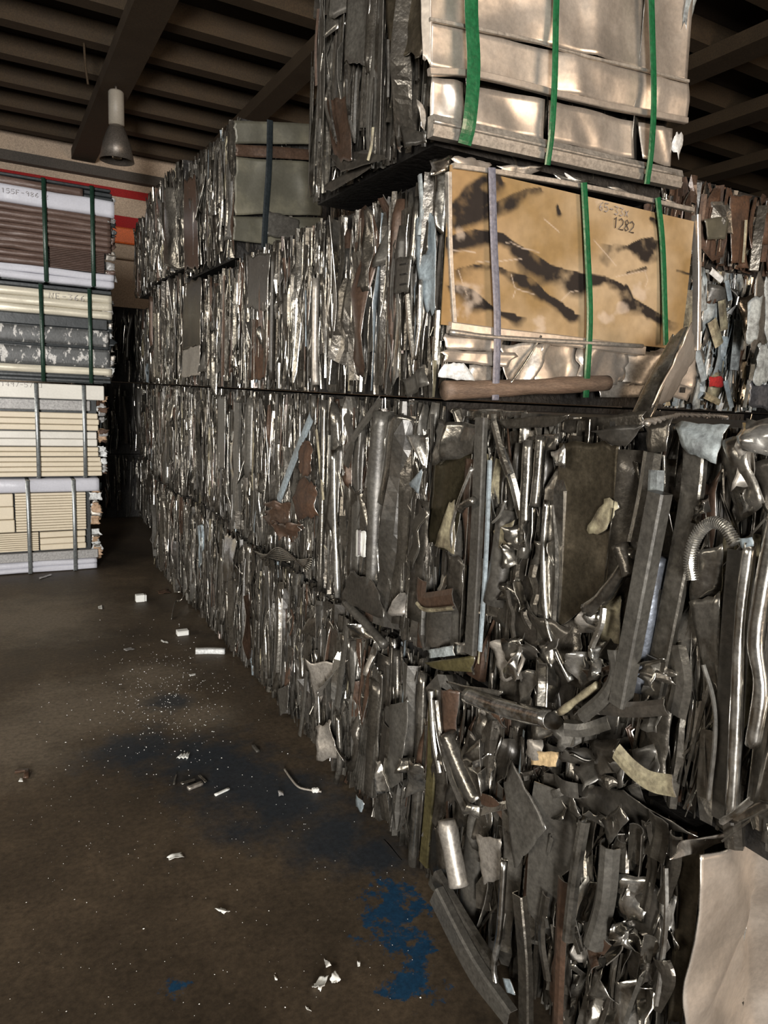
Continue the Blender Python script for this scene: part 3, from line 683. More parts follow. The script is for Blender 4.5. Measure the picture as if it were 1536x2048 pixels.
tube(A2, [(1082, 872), (1076, 950), (1070, 1012)], .045, 'mid', .014)
flat(A2, [(1104, 1010), (1110, 1120), (1104, 1250)], .045, 'mid', .022)
chan(A2, [(960, 835), (950, 1080), (938, 1308)], .055, 'pgrey', .045, .012)
flat(A2, [(978, 920), (970, 1120), (958, 1302)], .045, 'blue', .022, label='strip with peeling pale blue paint')
flat(A2, [(1000, 900), (1022, 960), (1040, 1035)], .05, 'bright', .035)
flat(A2, [(985, 845), (1000, 905), (1015, 950)], .06, 'mid', .03)
hsheet(A2, 'crumpled_sheet', [(985, 1060), (1030, 1040), (1025, 1085), (990, 1100)], .05, 'cream', .004, 3)
tube(A2, [(1012, 1000), (1000, 1030), (985, 1046)], .06, 'bright', .004)
# coil hose
hp = smooth_path(pts([(1385, 1160), (1380, 1120), (1392, 1075), (1418, 1047), (1447, 1052), (1472, 1088)], .085), 34)
mb = MB(); sweep(mb, hp, circ(.0105, 9), NX, True, scale=1+.2*np.where(np.arange(len(hp)) % 4 < 2, 1, -1), smooth=False); mb.build('flexible_hose', MT['bright'], A2)['label'] = 'shiny ribbed hose bent in an arch'
hsheet(A2, 'hose_fitting', [(1478, 1078), (1505, 1074), (1508, 1092), (1482, 1096)], .08, 'blue', .003, 2)
tube(A2, [(1500, 1085), (1480, 1250), (1472, 1450), (1462, 1632)], .07, 'bright', .0125, label='long bright tube, left of two')
tube(A2, [(1552, 1030), (1522, 1200), (1512, 1290), (1522, 1380), (1506, 1492)], .08, 'bright', .014, label='long bright tube, right of two')
chan(A2, [(1478, 1100), (1462, 1300), (1445, 1640)], .045, 'pdark', .05)
hsheet(A2, 'crumpled_sheet', [(1375, 1205), (1440, 1185), (1440, 1400), (1405, 1330)], .04, 'mid', .008, 4)
hsheet(A2, 'crumpled_sheet', [(1395, 1100), (1440, 1090), (1435, 1190), (1385, 1200)], [.06, .06, .03, .03], 'mid', .015, 6)
hsheet(A2, 'crumpled_sheet', [(1432, 885), (1500, 870), (1515, 1010), (1465, 1050)], .05, 'mid', .02, 7)
hsheet(A2, 'crumpled_sheet', [(1465, 845), (1560, 845), (1560, 925), (1500, 900)], .07, 'bright', .03, 6)
hsheet(A2, 'crumpled_sheet', [(1345, 845), (1450, 850), (1430, 925), (1370, 900)], .06, 'flake', .015, 6, jag=.08)
hsheet(A2, 'crumpled_sheet', [(1500, 925), (1560, 920), (1560, 1060), (1530, 1020)], .03, 'dark', .008, 4)
hsheet(A2, 'bent_sheet', [(1548, 1400), (1600, 1390), (1600, 1650), (1500, 1632)], [.05, .05, .10, .10], 'mid', .008, 3, curl=.1)
hsheet(A2, 'bent_sheet', [(1450, 1640), (1520, 1600), (1560, 1610), (1470, 1650)], [.11, .1, .1, .12], 'mid', .004, 2)
flat(A2, [(1500, 1600), (1470, 1625), (1440, 1645)], .13, 'bright', .012)
flat(A2, [(1405, 1330), (1425, 1400), (1428, 1480), (1415, 1600)], .06, 'bright', .01)
flat(A2, [(1350, 1290), (1362, 1360), (1350, 1430)], .045, 'mid', .05)
chan(A2, [(1330, 1180), (1325, 1300), (1290, 1440)], .045, 'mid', .04)
# crumpled upper left corner
hsheet(A2, 'crumpled_sheet', [(852, 838), (965, 852), (940, 905), (862, 930)], .05, 'mid', .03, 7)
hsheet(A2, 'crumpled_sheet', [(812, 870), (856, 868), (862, 945), (846, 930)], .06, 'bright', .012, 4)
hsheet(A2, 'glossy_sheet', [(850, 925), (945, 890), (902, 1102), (846, 1075)], .03, 'gloss', .012, 4, curl=.06, label='dark brown glossy bent sheet')
hsheet(A2, 'folded_flap', [(898, 1005), (910, 1000), (908, 1108), (868, 1092)], [.05, .05, .07, .05], 'cream', .006, 2)
tube(A2, [(944, 935), (918, 1000), (903, 1060), (905, 1105)], .06, 'bright', .007, flat=.5)
tube(A2, [(920, 1020), (928, 1010), (948, 1000)], .08, 'mid', .012)
for px in ([(1010, 1180), (1022, 1240), (1016, 1300)], [(1030, 1130), (1045, 1220), (1060, 1300)], [(1066, 1120), (1070, 1200), (1076, 1290)]):
    flat(A2, px, gh.uniform(.03, .06), gh.choice(['mid', 'bright', 'dark']), gh.uniform(.02, .04), wob=.006)
# straps and shards in the lower part
flat(A2, [(1160, 1435), (1205, 1395), (1228, 1350), (1224, 1300)], .10, 'pgrey', .034, name='loose_band')
flat(A2, [(1195, 1415), (1260, 1420), (1330, 1415)], .09, 'pdark', .034, name='loose_band')
flat(A2, [(1190, 1330), (1180, 1300), (1200, 1250), (1205, 1215)], .07, 'bright', .018, name='flat_strip')
hsheet(A2, 'crumpled_sheet', [(1205, 1200), (1240, 1190), (1236, 1290), (1205, 1280)], .04, 'cream', .01, 4)
tube(A2, [(1270, 1100), (1215, 1185), (1175, 1220)], .06, 'mid', .018)
tube(A2, [(1240, 1090), (1262, 1150)], .07, 'dark', .02)
tube(A2, [(1120, 1425), (1160, 1395), (1195, 1370)], .08, 'cream', .010)
for i in range(46):      # tangle of shards where the two near bales meet
    x = gh.uniform(930, 1330); y = gh.uniform(1290, 1640); L = gh.uniform(30, 95); a = gh.uniform(0, math.pi)
    dx, dy = L*math.cos(a), L*math.sin(a)
    m = gh.choice(['dark', 'mid', 'pgrey', 'pdark', 'bright', 'brown'], p=[.34, .26, .16, .14, .05, .05])
    par = A1
    if gh.random() < .55:
        w = gh.uniform(18, 55); nx, ny = -math.sin(a)*w/2, math.cos(a)*w/2
        q = [(x-dx/2-nx, y-dy/2-ny), (x+dx/2-nx, y+dy/2-ny), (x+dx/2+nx, y+dy/2+ny), (x-dx/2+nx, y-dy/2+ny)]
        hsheet(par, 'bent_sheet', q, list(gh.uniform(.015, .085, 4)), m, .012, 5, curl=gh.normal(0, .15), jag=.08)
    else:
        hsweep(par, 'flat_strip', [(x-dx/2, y-dy/2), (x+gh.normal(0, 6), y+gh.normal(0, 6)), (x+dx/2, y+dy/2)], list(gh.uniform(.03, .09, 3)), m, profile(gh.choice(['C', 'flat', 'L']), gh.uniform(.015, .045), .012, gh))
# lying sheets along the top edge of A2
for q, off, m in (([(1090, 845), (1290, 822), (1285, 862), (1100, 866)], -.02, 'dark'), ([(880, 815), (1060, 822), (1010, 845), (900, 838)], -.03, 'mid'), ([(1000, 838), (1130, 830), (1110, 852), (1010, 858)], .02, 'dark'),
        ([(1180, 862), (1290, 845), (1250, 895), (1200, 880)], .05, 'pdark'), ([(1060, 872), (1120, 866), (1112, 900), (1065, 905)], .03, 'mid'), ([(1290, 850), (1340, 838), (1330, 900), (1300, 910)], .04, 'dark'), ([(1100, 905), (1130, 890), (1128, 935), (1108, 930)], .06, 'bright')):
    hsheet(A2, 'crumpled_sheet', q, off, m, .008, 4, jag=.05)
up_ = hsheet(A2, 'upturned_sheet', [(1346, 668), (1380, 648), (1296, 850), (1252, 852)], [-.03, .02, .02, -.03], 'mid', .006, 4, curl=.04, plane='Y', base=-.30, label='twisted sheet end sticking up above the bale')  # darker metal paints the half turned away from the light
hsheet(up_, 'lit_folded_side', [(1380, 648), (1396, 715), (1345, 800), (1304, 812)], [.02, -.08, -.08, .02], 'alu', .012, 5, plane='Y', base=-.30, label='folded side in a brighter, lit-looking metal')  # brighter metal paints the lit half of the same sheet
rp = [PZ(x, y, 1.634) for x, y in ((1290, 846),)]+[np.array((.35, -.62, 1.636)), np.array((.62, -.42, 1.638)), np.array((.95, -.30, 1.637)), np.array((1.08, -.25, 1.634))]
rp = smooth_path(rp, 40)
for ph in (0, math.pi):
    q = np.arange(len(rp))*.55+ph; off = np.stack([0*q, np.cos(q)*.0035, np.sin(q)*.0035], 1)
    mb = MB(); sweep(mb, rp+off, circ(.004, 6), (0, 0, 1), True); mb.build('twisted_wire', MT['alud'], A2)
hsheet(A2, 'perforated_plate', [(1345, 762), (1388, 778), (1375, 802), (1332, 790)], 0, 'alu', .002, 1, plane='Y', base=-.12, label='small bright plate with square hole')
mb = MB(); c = PY(1366, 780, -.126); box(mb, c-np.array([.012, .001, .01]), c+np.array([.012, .0012, .01])); mb.build('plate_hole', MT['core'], A2)

# --- B2 left face
hsheet(B2, 'curved_sheet', [(770, 838), (836, 830), (818, 1012), (738, 1004)], .02, 'mid', .004, 2, curl=.22, label='tall curved sheet with bright ridge')
hsheet(B2, 'curved_sheet', [(745, 1005), (815, 1008), (805, 1100), (760, 1095)], .02, 'dark', .008, 4, curl=.12)
ar = [(802, 1140), (815, 1180), (850, 1203), (906, 1196)]
flat(B2, ar, .05, 'brown', .06, name='curved_band')
flat(B2, [(812, 1196), (850, 1220), (906, 1216)], .065, 'cream', .014, name='curved_rim')
hsheet(B2, 'bent_drum_wall', [(800, 1188), (906, 1220), (898, 1292), (822, 1280)], .03, 'pdark', .008, 4, curl=.28)
hsheet(B2, 'triangular_shard', [(843, 938), (848, 945), (836, 988), (818, 968)], .07, 'blue', .003, 1)
hsheet(B2, 'paper_tag', [(712, 1060), (732, 1062), (731, 1115), (711, 1112)], .04, 'paper', .002, 1)
hsheet(B2, 'paper_tag', [(716, 1060), (722, 1060), (721, 1112), (715, 1111)], .0415, 'greyink', .001, 1)
tube(B2, [(649, 800), (646, 960), (640, 1182)], .035, 'mid', .013)
tube(B2, [(668, 900), (670, 1040), (676, 1195)], .04, 'bright', .014)
flat(B2, [(658, 870), (655, 990), (656, 1180)], .03, 'bright', .02)
hsheet(B2, 'hanging_flap', [(700, 1140), (750, 1165), (772, 1240), (680, 1205)], [.07, .06, .08, .07], 'pdark', .008, 3)
tube(B2, [(690, 1205), (730, 1245), (770, 1292)], .07, 'pgrey', .016)
for px, m, w in (([(742, 1020), (755, 1110), (762, 1210)], 'bright', .012), ([(770, 1080), (778, 1160), (792, 1225)], 'mid', .012), ([(720, 990), (740, 1080), (752, 1180)], 'mid', .03), ([(690, 830), (700, 880), (690, 930)], 'pdark', .06), ([(760, 800), (715, 860), (690, 900)], 'pgrey', .04)):
    flat(B2, px, .04, m, w)
hsheet(B2, 'crushed_can', [(855, 1300), (905, 1290), (908, 1312), (858, 1316)], .05, 'flake', .012, 6)
hsheet(B2, 'crushed_can', [(905, 1285), (945, 1285), (945, 1308), (905, 1310)], .05, 'bright', .012, 5)

# --- B1
chan(B1, [(868, 1375), (862, 1560), (848, 1728)], .035, 'olive', .05, .02, label='tall olive channel at the corner')
hsweep(B1, 'metal_tube', [(846, 1345), (838, 1530), (824, 1730)], .03, 'mid', circ(.02, 10, .8), True)
hsweep(B1, 'metal_tube', [(862, 1382), (868, 1480), (880, 1545)], .055, 'bright', circ(.009, 8), True)
hsheet(B1, 'bent_channel', [(843, 1326), (942, 1312), (936, 1345), (850, 1382)], .04, 'olive', .004, 2, curl=.1, label='olive channel bent over at the top')
hsheet(B1, 'ribbed_panel', [(735, 1318), (765, 1345), (752, 1600), (695, 1560)], [.02, .03, .03, .02], 'mid', .006, 3, rib=13, ribamp=.004, label='ribbed mesh panel')
hsheet(B1, 'crumpled_sheet', [(748, 1285), (760, 1275), (742, 1335), (725, 1345)], .06, 'bright', .003, 1, rib=6, ribamp=.002)
flat(B1, [(692, 1235), (684, 1320), (672, 1410)], .045, 'pgrey', .05)
flat(B1, [(612, 1340), (606, 1410), (598, 1470)], .04, 'pgrey', .035)
hsheet(B1, 'bent_plate', [(556, 1380), (592, 1385), (592, 1438), (560, 1432)], .04, 'pgrey', .006, 3)
hsheet(B1, 'white_flake', [(712, 1590), (728, 1605), (722, 1660), (710, 1640)], .05, 'blue', .004, 2, jag=.1)
hsheet(B1, 'white_flake', [(768, 1680), (776, 1690), (802, 1720), (774, 1716)], .05, 'blue', .004, 2, jag=.1)
flat(B1, [(772, 1450), (762, 1560), (770, 1640)], .05, 'dark', .07)
hsheet(B1, 'crumpled_sheet', [(760, 1420), (815, 1400), (805, 1560), (765, 1590)], .05, 'pgrey', .012, 5)
tube(B1, [(632, 1300), (638, 1420), (640, 1470)], .045, 'bright', .008)
tube(B1, [(676, 1430), (680, 1520), (672, 1580)], .045, 'mid', .014)

# --- A1, lower near face
hsweep(A1, 'half_pipe', [(890, 1470), (918, 1540), (950, 1608)], .05, 'mid', arc(.075, .04, 8), t=.003, label='light grey half pipe')
hsweep(A1, 'metal_tube', [(872, 1400), (882, 1480), (905, 1560), (935, 1630)], .06, 'mid', circ(.012, 8), True)
hsweep(A1, 'half_pipe', [(930, 1392), (1000, 1418), (1095, 1442)], .09, 'bright', arc(.05, .03, 8), t=.003)
hsheet(A1, 'crumpled_sheet', [(885, 1362), (1005, 1382), (990, 1402), (905, 1392)], .07, 'mid', .012, 5)
hsheet(A1, 'curved_panel', [(875, 1375), (915, 1380), (905, 1470), (880, 1475)], .04, 'brown', .006, 3, curl=.2)
hsheet(A1, 'wooden_tag', [(1060, 1502), (1118, 1504), (1112, 1534), (1062, 1530)], .05, 'tagwood', .002, 1, t=.008, label='small yellowish board scrap')
hsweep(A1, 'stained_strip', [(1232, 1502), (1262, 1535), (1300, 1562), (1348, 1572)], .12, 'cream', np.array([(-.022, 0), (-.008, .004), (.008, .004), (.022, 0)]), label='curved cream strip, stained')
hsheet(A1, 'leaf_shaped_plate', [(1008, 1570), (1024, 1526), (1090, 1655), (1028, 1742)], .10, 'pgrey', .006, 3, label='dark pointed flat plate')
hsheet(A1, 'bent_plate', [(1120, 1560), (1250, 1540), (1390, 1625), (1180, 1640)], [.04, .06, .06, .05], 'pdark', .012, 4)
hsweep(A1, 'short_pipe', [(893, 1640), (905, 1705), (918, 1772)], .10, 'alud', circ(.030, 12), True, label='short open pipe, pale at its end')
hsheet(A1, 'bent_sheet', [(862, 1660), (885, 1650), (905, 1770), (858, 1750)], .06, 'mid', .012, 4)
chan(A1, [(868, 1790), (940, 1930), (1015, 2075)], .13, 'pgrey', .075, .022, label='long dark angle lying aslant to the floor')
chan(A1, [(868, 1752), (925, 1850), (985, 1945)], .10, 'mid', .05, .02)
hsheet(A1, 'painted_box_side', [(955, 1668), (1000, 1680), (998, 1760), (968, 1768)], .09, 'alud', .006, 3)
tube(A1, [(1008, 1720), (1000, 1850), (988, 1930), (992, 1968)], .11, 'bright', .010)
chan(A1, [(1035, 1790), (1046, 1920), (1046, 2075)], .10, 'dark', .04)
flat(A1, [(1090, 1790), (1080, 1870), (1092, 1960)], .09, 'mid', .03)
flat(A1, [(1125, 1760), (1118, 1900), (1112, 2060)], .10, 'brown', .04)
hsweep(A1, 'bent_channel', [(1165, 1640), (1145, 1760), (1132, 1880)], .12, 'mid', arc(.03, .02, 6))
hsweep(A1, 'bent_channel', [(1215, 1690), (1205, 1800), (1180, 1890)], .10, 'pgrey', arc(.05, .03, 6))
flat(A1, [(1330, 1735), (1330, 1850), (1318, 1960), (1310, 2010)], .09, 'bright', .012)
hsheet(A1, 'crumpled_sheet', [(1225, 1740), (1290, 1760), (1280, 1850), (1240, 1830)], .06, 'bright', .02, 6)
hsheet(A1, 'crumpled_sheet', [(1180, 1970), (1310, 1960), (1320, 2060), (1190, 2060)], .06, 'bright', .035, 9)
hsheet(A1, 'crumpled_sheet', [(1250, 1870), (1310, 1850), (1312, 1960), (1262, 1965)], .05, 'dark', .02, 6)
hsheet(A1, 'paper_scrap', [(1005, 1955), (1020, 1960), (1030, 1990), (1014, 1985)], .12, 'blue', .003, 2)
hsheet(A1, 'shard', [(1200, 1640), (1245, 1600), (1260, 1640), (1215, 1690)], .10, 'mid', .01, 3)
for i in range(26):
    x = gh.uniform(1040, 1370); y = gh.uniform(1660, 2040); L = gh.uniform(60, 200)
    hsweep(A1, 'bent_channel', [(x+gh.normal(6, 10), y-L/2), (x+gh.normal(0, 6), y), (x+gh.normal(-8, 12), y+L/2)], list(gh.uniform(.03, .09, 3)), gh.choice(['dark', 'mid', 'pgrey', 'brown', 'bright'], p=[.36, .3, .16, .1, .08]), profile(gh.choice(['C', 'fold', 'L', 'flat']), gh.uniform(.015, .05), .016, gh))
for (xa, xb, ya, yb, n_) in ((1150, 1360, 1880, 2040, 9), (1200, 1340, 1700, 1880, 5), (960, 1120, 1290, 1500, 7), (1000, 1100, 1050, 1300, 5), (1380, 1530, 860, 1060, 5), (1120, 1240, 1230, 1400, 5), (640, 860, 1180, 1560, 8)):
    for i in range(n_):     # small bright crumples
        x = gh.uniform(xa, xb); y = gh.uniform(ya, yb); w_, h_ = gh.uniform(14, 40), gh.uniform(30, 90); k_ = gh.normal(0, 10, 4)
        hsheet(A1, 'bent_sheet', [(x-w_/2+k_[0], y-h_/2), (x+w_/2+k_[1], y-h_/2+k_[0]), (x+w_/2+k_[2], y+h_/2), (x-w_/2+k_[3], y+h_/2+k_[1])], list(gh.uniform(.02, .085, 4)), gh.choice(['bright', 'mid', 'alud']), .022, 7, curl=gh.normal(0, .2), jag=.07)
# bare sheet wrapped on the front end of A1
hsheet(A1, 'end_sheet', [(1372, 1690), (1640, 1640), (1640, 2150), (1338, 2090)], 0, 'alu', .026, 20, plane='Y', jag=.006, base=-1.125, label='bright bare crumpled sheet')
hsheet(A1, 'end_sheet', [(1345, 1700), (1410, 1690), (1380, 2060), (1340, 2040)], [.02, .0, .0, .02], 'oxide', .008, 4, plane='X', base=0.0)
hsheet(A1, 'folded_edge', [(1335, 1690), (1450, 1655), (1560, 1660), (1400, 1705)], [.03, 0, 0, 0], 'alud', .015, 5, plane='Y', base=-1.11)

# --- C, D, E special pieces
flat(C2, [(622, 832), (590, 910), (556, 1000)], .04, 'blue', .06, label='slanted pale blue strip')
for q, m in (([(540, 1000), (600, 1010), (590, 1060), (530, 1050)], 'brown'), ([(590, 960), (640, 970), (640, 1040), (585, 1030)], 'rust'), ([(545, 1040), (600, 1050), (590, 1085), (550, 1075)], 'brown'), ([(600, 880), (630, 880), (625, 960), (600, 950)], 'rust')):
    hsheet(C2, 'bent_sheet', q, list(gh.uniform(.01, .07, 4)), m, .02, 6, jag=.12)
chan(C2, [(474, 805), (472, 920), (474, 1022)], .035, 'pgrey', .075)
flat(C2, [(632, 860), (640, 940), (646, 1000)], .045, 'cream', .02)
hsheet(C1, 'bent_sheet', [(452, 1045), (474, 1045), (462, 1160), (440, 1160)], .04, 'bright', .008, 4)
for i in range(7):
    tube(C1, [(505+i*4, 1150-i*6), (560, 1120-i*4), (625, 1118+i*5)], .03+.004*i, 'mid', .004, name='thin_rod')
hsheet(C1, 'flat_plate', [(585, 1165), (608, 1170), (600, 1385), (580, 1375)], .012, 'pdark', .003, 2)  # dark sheet put in for the shade of the gap here
hsheet(C3, 'flat_plate', [(497, 512), (540, 506), (530, 622), (496, 615)], .035, 'pgrey', .003, 2, label='plain grey plate')
hsheet(C3, 'flat_plate', [(500, 640), (545, 635), (530, 760), (495, 760)], .02, 'rust', .006, 4)
hsheet(C3, 'flat_plate', [(705, 592), (755, 590), (752, 710), (700, 705)], .03, 'pgrey', .01, 5)
tube(C3, [(622, 560), (630, 700), (632, 770)], .045, 'alud', .016)
hsheet(D3, 'flat_plate', [(368, 560), (402, 555), (400, 690), (366, 700)], .035, 'oxide', .004, 2, label='tall brownish smooth plate')
hsheet(D3, 'crumpled_sheet', [(364, 700), (402, 690), (400, 750), (362, 755)], .04, 'alud', .012, 6)
hsheet(E4, 'bent_sheet', [(336, 380), (358, 372), (358, 540), (332, 530)], .04, 'mid', .006, 3, curl=.3, label='wide bright vertical sheet')
hsheet(E4, 'bent_sheet', [(366, 360), (392, 355), (396, 530), (370, 540)], .03, 'brown', .006, 3)
hsheet(BL['D2'], 'flat_plate', [(436, 790), (450, 790), (448, 940), (434, 940)], .03, 'pgrey', .003, 2)

# --- B3, tan plate bale: left face bits
hsheet(B3, 'painted_plate', [(826, 440), (872, 418), (882, 628), (850, 622)], .03, 'blue', .015, 7, base=-.02, label='crumpled pale blue plate')
tg = hsheet(B3, 'slotted_tag', [(792, 516), (823, 512), (816, 582), (788, 588)], .06, 'pgrey', .001, 1, base=-.02, label='grey tag with three slots')
for yy in (528, 548, 568): hsheet(tg, 'slot', [(799, yy), (814, yy-3), (814, yy), (799, yy+3)], .063, 'core', 0, 0, base=-.02, t=.001)
hsheet(B3, 'bright_sheet', [(866, 345), (900, 335), (895, 470), (872, 440)], .03, 'bright', .015, 6, base=-.02)
tube(B3, [(842, 560), (840, 640), (830, 720)], .045, 'bright', .008, base=-.02)
flat(B3, [(812, 590), (818, 660), (826, 720)], .05, 'bright', .03, base=-.02)
flat(B3, [(880, 620), (888, 690), (884, 720)], .03, 'bright', .03, base=-.02)
flat(B3, [(838, 350), (842, 420), (836, 470)], .04, 'flake', .025, base=-.02)
hsheet(B3, 'crumpled_sheet', [(800, 760), (850, 735), (880, 770), (810, 795)], .04, 'pgrey', .012, 4, base=-.02)
# tan plate
px0 = PY(900, 338, -.03); x_l = px0[0]; x_r = PY(1390, 430, -.03)[0]; z_t = 2.352; z_b = PY(910, 652, -.03)[2]
nx_, nz_ = 240, 112
gx, gz = np.meshgrid(np.linspace(x_l, x_r, nx_+1), np.linspace(z_t, z_b, nz_+1))
zc = lambda p: (780+p[0]*.42969, 300+p[1]*.42969)
def wp(q):
    w_ = [PY(*zc(p), -.03) for p in q]; return np.array([(p[0], p[2]) for p in w_])
bands = [([(490, 140), (440, 180), (400, 210), (355, 240), (310, 285)], .022, .022), ([(700, 185), (640, 190), (560, 230), (450, 285), (370, 310), (300, 335)], .008, .012), ([(285, 410), (330, 400), (400, 385), (470, 390), (530, 395), (600, 450), (680, 500), (750, 545), (800, 560), (900, 585), (1000, 595), (1080, 635), (1110, 690), (1200, 745), (1300, 800)], .006, .022),
 ([(320, 560), (400, 535), (500, 540), (560, 575), (660, 605), (720, 665), (800, 725), (850, 760)], .006, .016), ([(285, 635), (330, 640), (380, 665), (450, 715), (520, 755), (580, 772)], .006, .02), ([(1040, 445), (1100, 450), (1170, 420), (1220, 415)], .006, .03), ([(1130, 470), (1190, 480)], .03, .025), ([(780, 262), (788, 292)], .012, .012), ([(1215, 318), (1235, 330)], .012, .014), ([(800, 560), (840, 590), (900, 600)], .008, .024), ([(640, 480), (700, 530), (770, 560)], .006, .03), ([(1100, 570), (1185, 548)], .004, .008), ([(1330, 560), (1390, 575)], .002, .005), ([(1095, 640), (1115, 700)], .012, .012), ([(740, 690), (800, 730)], .012, .014)]
g2 = np.random.default_rng(5)
def fbm(scale):
    out = np.zeros_like(gx)
    for o in range(5):
        n_ = int(scale*2**o)+2; m_ = max(2, int(n_*.5)); r_ = g2.random((m_+2, n_+2))
        u = np.linspace(0, n_, nx_+1); v = np.linspace(0, m_, nz_+1); iu = u.astype(int); iv = v.astype(int); fu = u-iu; fv = v-iv
        fu = fu*fu*(3-2*fu); fv = fv*fv*(3-2*fv)
        a = r_[np.ix_(iv, iu)]*(1-fu)+r_[np.ix_(iv, iu+1)]*fu; b_ = r_[np.ix_(iv+1, iu)]*(1-fu)+r_[np.ix_(iv+1, iu+1)]*fu
        out += (a*(1-fv[:, None])+b_*fv[:, None]-.5)*.5**o
    return out
def seg_signed(P0, P1):
    d = P1-P0; L2 = d@d+1e-12; tt = np.clip(((gx-P0[0])*d[0]+(gz-P0[1])*d[1])/L2, 0, 1)
    return np.hypot(gx-P0[0]-tt*d[0], gz-P0[1]-tt*d[1]), (gz-P0[1]-tt*d[1])
nz1 = fbm(8); nz2 = fbm(20); nz3 = fbm(4)
dark = np.zeros_like(gx)
for q, up_, dn_ in bands:
    w_ = wp(q); best = np.full_like(gx, 9.); sg = np.zeros_like(gx)
    for a, b_ in zip(w_[:-1], w_[1:]):
        d, s_ = seg_signed(a, b_); k_ = d < best; best = np.where(k_, d, best); sg = np.where(k_, s_, sg)
    wid = np.where(sg > 0, up_*1.3, dn_*1.9)*(1+1.2*nz1)
    dark = np.maximum(dark, np.clip((1.12-best/np.maximum(wid, .002))*np.where(sg > 0, 3.0, 1.5), 0, 1)*(1 if True else 0))
dark = np.clip(dark*(1+1.2*nz2), 0, 1)
base = np.array([.22, .142, .06]); lite = np.array([.34, .25, .15]); och = np.array([.23, .125, .04]); blk = np.array([.016, .012, .010]); pale = np.array([.45, .36, .28])
mixl = np.clip(.5+nz3*1.4, 0, 1)[..., None]
colr = base*(1-mixl)+lite*mixl
leftw = np.clip((.35-(gx-x_l))/.35+nz3*.8, 0, 1)[..., None]*.6; colr = colr*(1-leftw)+och*leftw
glow = np.clip(dark*1.0, 0, 1)
colr = colr*(1-dark[..., None])+blk*dark[..., None]
scr = np.zeros_like(gx)
scrp = [[(320, 560), (340, 620), (362, 680)], [(400, 520), (500, 518), (620, 505)], [(545, 430), (570, 430), (620, 455), (700, 475)], [(570, 580), (585, 640), (620, 655), (675, 670)], [(590, 650), (575, 690)], [(950, 420), (1010, 490), (1050, 540)], [(1050, 590), (1190, 560)], [(800, 700), (840, 660), (880, 655)], [(1180, 560), (1195, 610), (1180, 640)], [(290, 465), (400, 475)], [(720, 320), (790, 380)]]
for q in scrp:
    w_ = wp(q)
    for a, b_ in zip(w_[:-1], w_[1:]):
        d, _ = seg_signed(a, b_); scr = np.maximum(scr, np.clip(1.3-d/.0020, 0, 1)*.65)
for c_, r_ in (((345, 690), .05), ((330, 380), .022), ((990, 790), .035), ((1150, 660), .03), ((1080, 740), .03), ((700, 800), .04), ((1000, 260), .03), ((1210, 355), .009), ((1270, 465), .008), ((580, 635), .01)):
    w_ = wp([c_])[0]; d = np.hypot(gx-w_[0], (gz-w_[1])*1.4); scr = np.maximum(scr, np.clip((.8-d/r_)+nz2*3.0, 0, 1)*.55)
colr = colr*(1-scr[..., None])+pale*scr[..., None]
yy = -.03+0.006*np.sin((gx-x_l)*5)*np.sin((gz-z_b)*7)
Pf = np.stack([gx, yy, gz], -1).reshape(-1, 3); Pb = Pf+[0, .004, 0]; n_ = len(Pf)
i_ = (np.arange(nz_)[:, None]*(nx_+1)+np.arange(nx_)[None, :])
Ff = np.stack([i_, i_+nx_+1, i_+nx_+2, i_+1], -1).reshape(-1, 4); Fb = Ff[:, ::-1]+n_
mb = MB(); mb.add(np.vstack([Pf, Pb]), Ff.tolist()+Fb.tolist())
plate = mb.build('scorched_plate', MT['tan'], B3); plate['label'] = 'tan plate with wavy black scorch bands'
at = plate.data.color_attributes.new('stain', 'FLOAT_COLOR', 'POINT')
cc = np.ones((2*n_, 4)); cc[:n_, :3] = colr.reshape(-1, 3); cc[n_:, :3] = base; at.data.foreach_set('color', cc.ravel())

# handwriting: strokes per character in a unit cell
GL = {'0': [[(0, 0), (1, 0), (1, 1), (0, 1), (0, 0)]], '1': [[(.2, .8), (.5, 1), (.5, 0)]], '2': [[(0, .8), (.4, 1), (.9, .8), (.8, .5), (0, 0), (1, 0)]], '3': [[(0, .95), (.9, .9), (.4, .55), (.95, .3), (.5, 0), (0, .1)]],
 '5': [[(.9, 1), (.1, 1), (.05, .55), (.7, .6), (.95, .3), (.5, 0), (0, .1)]], '6': [[(.8, 1), (.2, .6), (.05, .2), (.5, 0), (.9, .25), (.5, .5), (.1, .3)]], '8': [[(.5, .5), (.1, .8), (.5, 1), (.9, .8), (.5, .5), (.05, .2), (.5, 0), (.95, .2), (.5, .5)]],
 '9': [[(.9, .7), (.5, .5), (.1, .75), (.5, 1), (.9, .8), (.8, 0)]], '4': [[(.7, 0), (.7, 1), (0, .35), (1, .35)]], '-': [[(.1, .5), (.9, .5)]], 'x': [[(.1, .8), (.9, .1)], [(.9, .85), (.1, .1)]], '.': [[(.4, 0), (.5, .05)]],
 'N': [[(0, 0), (.1, 1), (.8, 0), (.95, 1)]], 'E': [[(.9, 1), (.1, 1), (.1, 0), (.9, 0)], [(.1, .5), (.7, .5)]], 'F': [[(.9, 1), (.1, 1), (.1, 0)], [(.1, .5), (.7, .5)]], 'S': [[(.9, .85), (.4, 1), (.1, .75), (.8, .35), (.5, 0), (.05, .15)]], '7': [[(0, 1), (.95, 1), (.4, 0)]], ' ': []}
def handwriting(par, text, P0, right, up, h, w, N, m='ink', r=.0022, gap=.35):
    mb = MB(); P0 = np.array(P0, float); right = np.array(right, float); up = np.array(up, float); N = np.array(N, float)
    for i, ch in enumerate(text):
        for st in GL[ch]:
            p = [P0+right*(i*w*(1+gap)+w*u)+up*h*v+N*.001 for u, v in st]
            sweep(mb, np.array(p), circ(r, 5, .3), N, True)
    return mb.build('handwriting', MT[m], par)
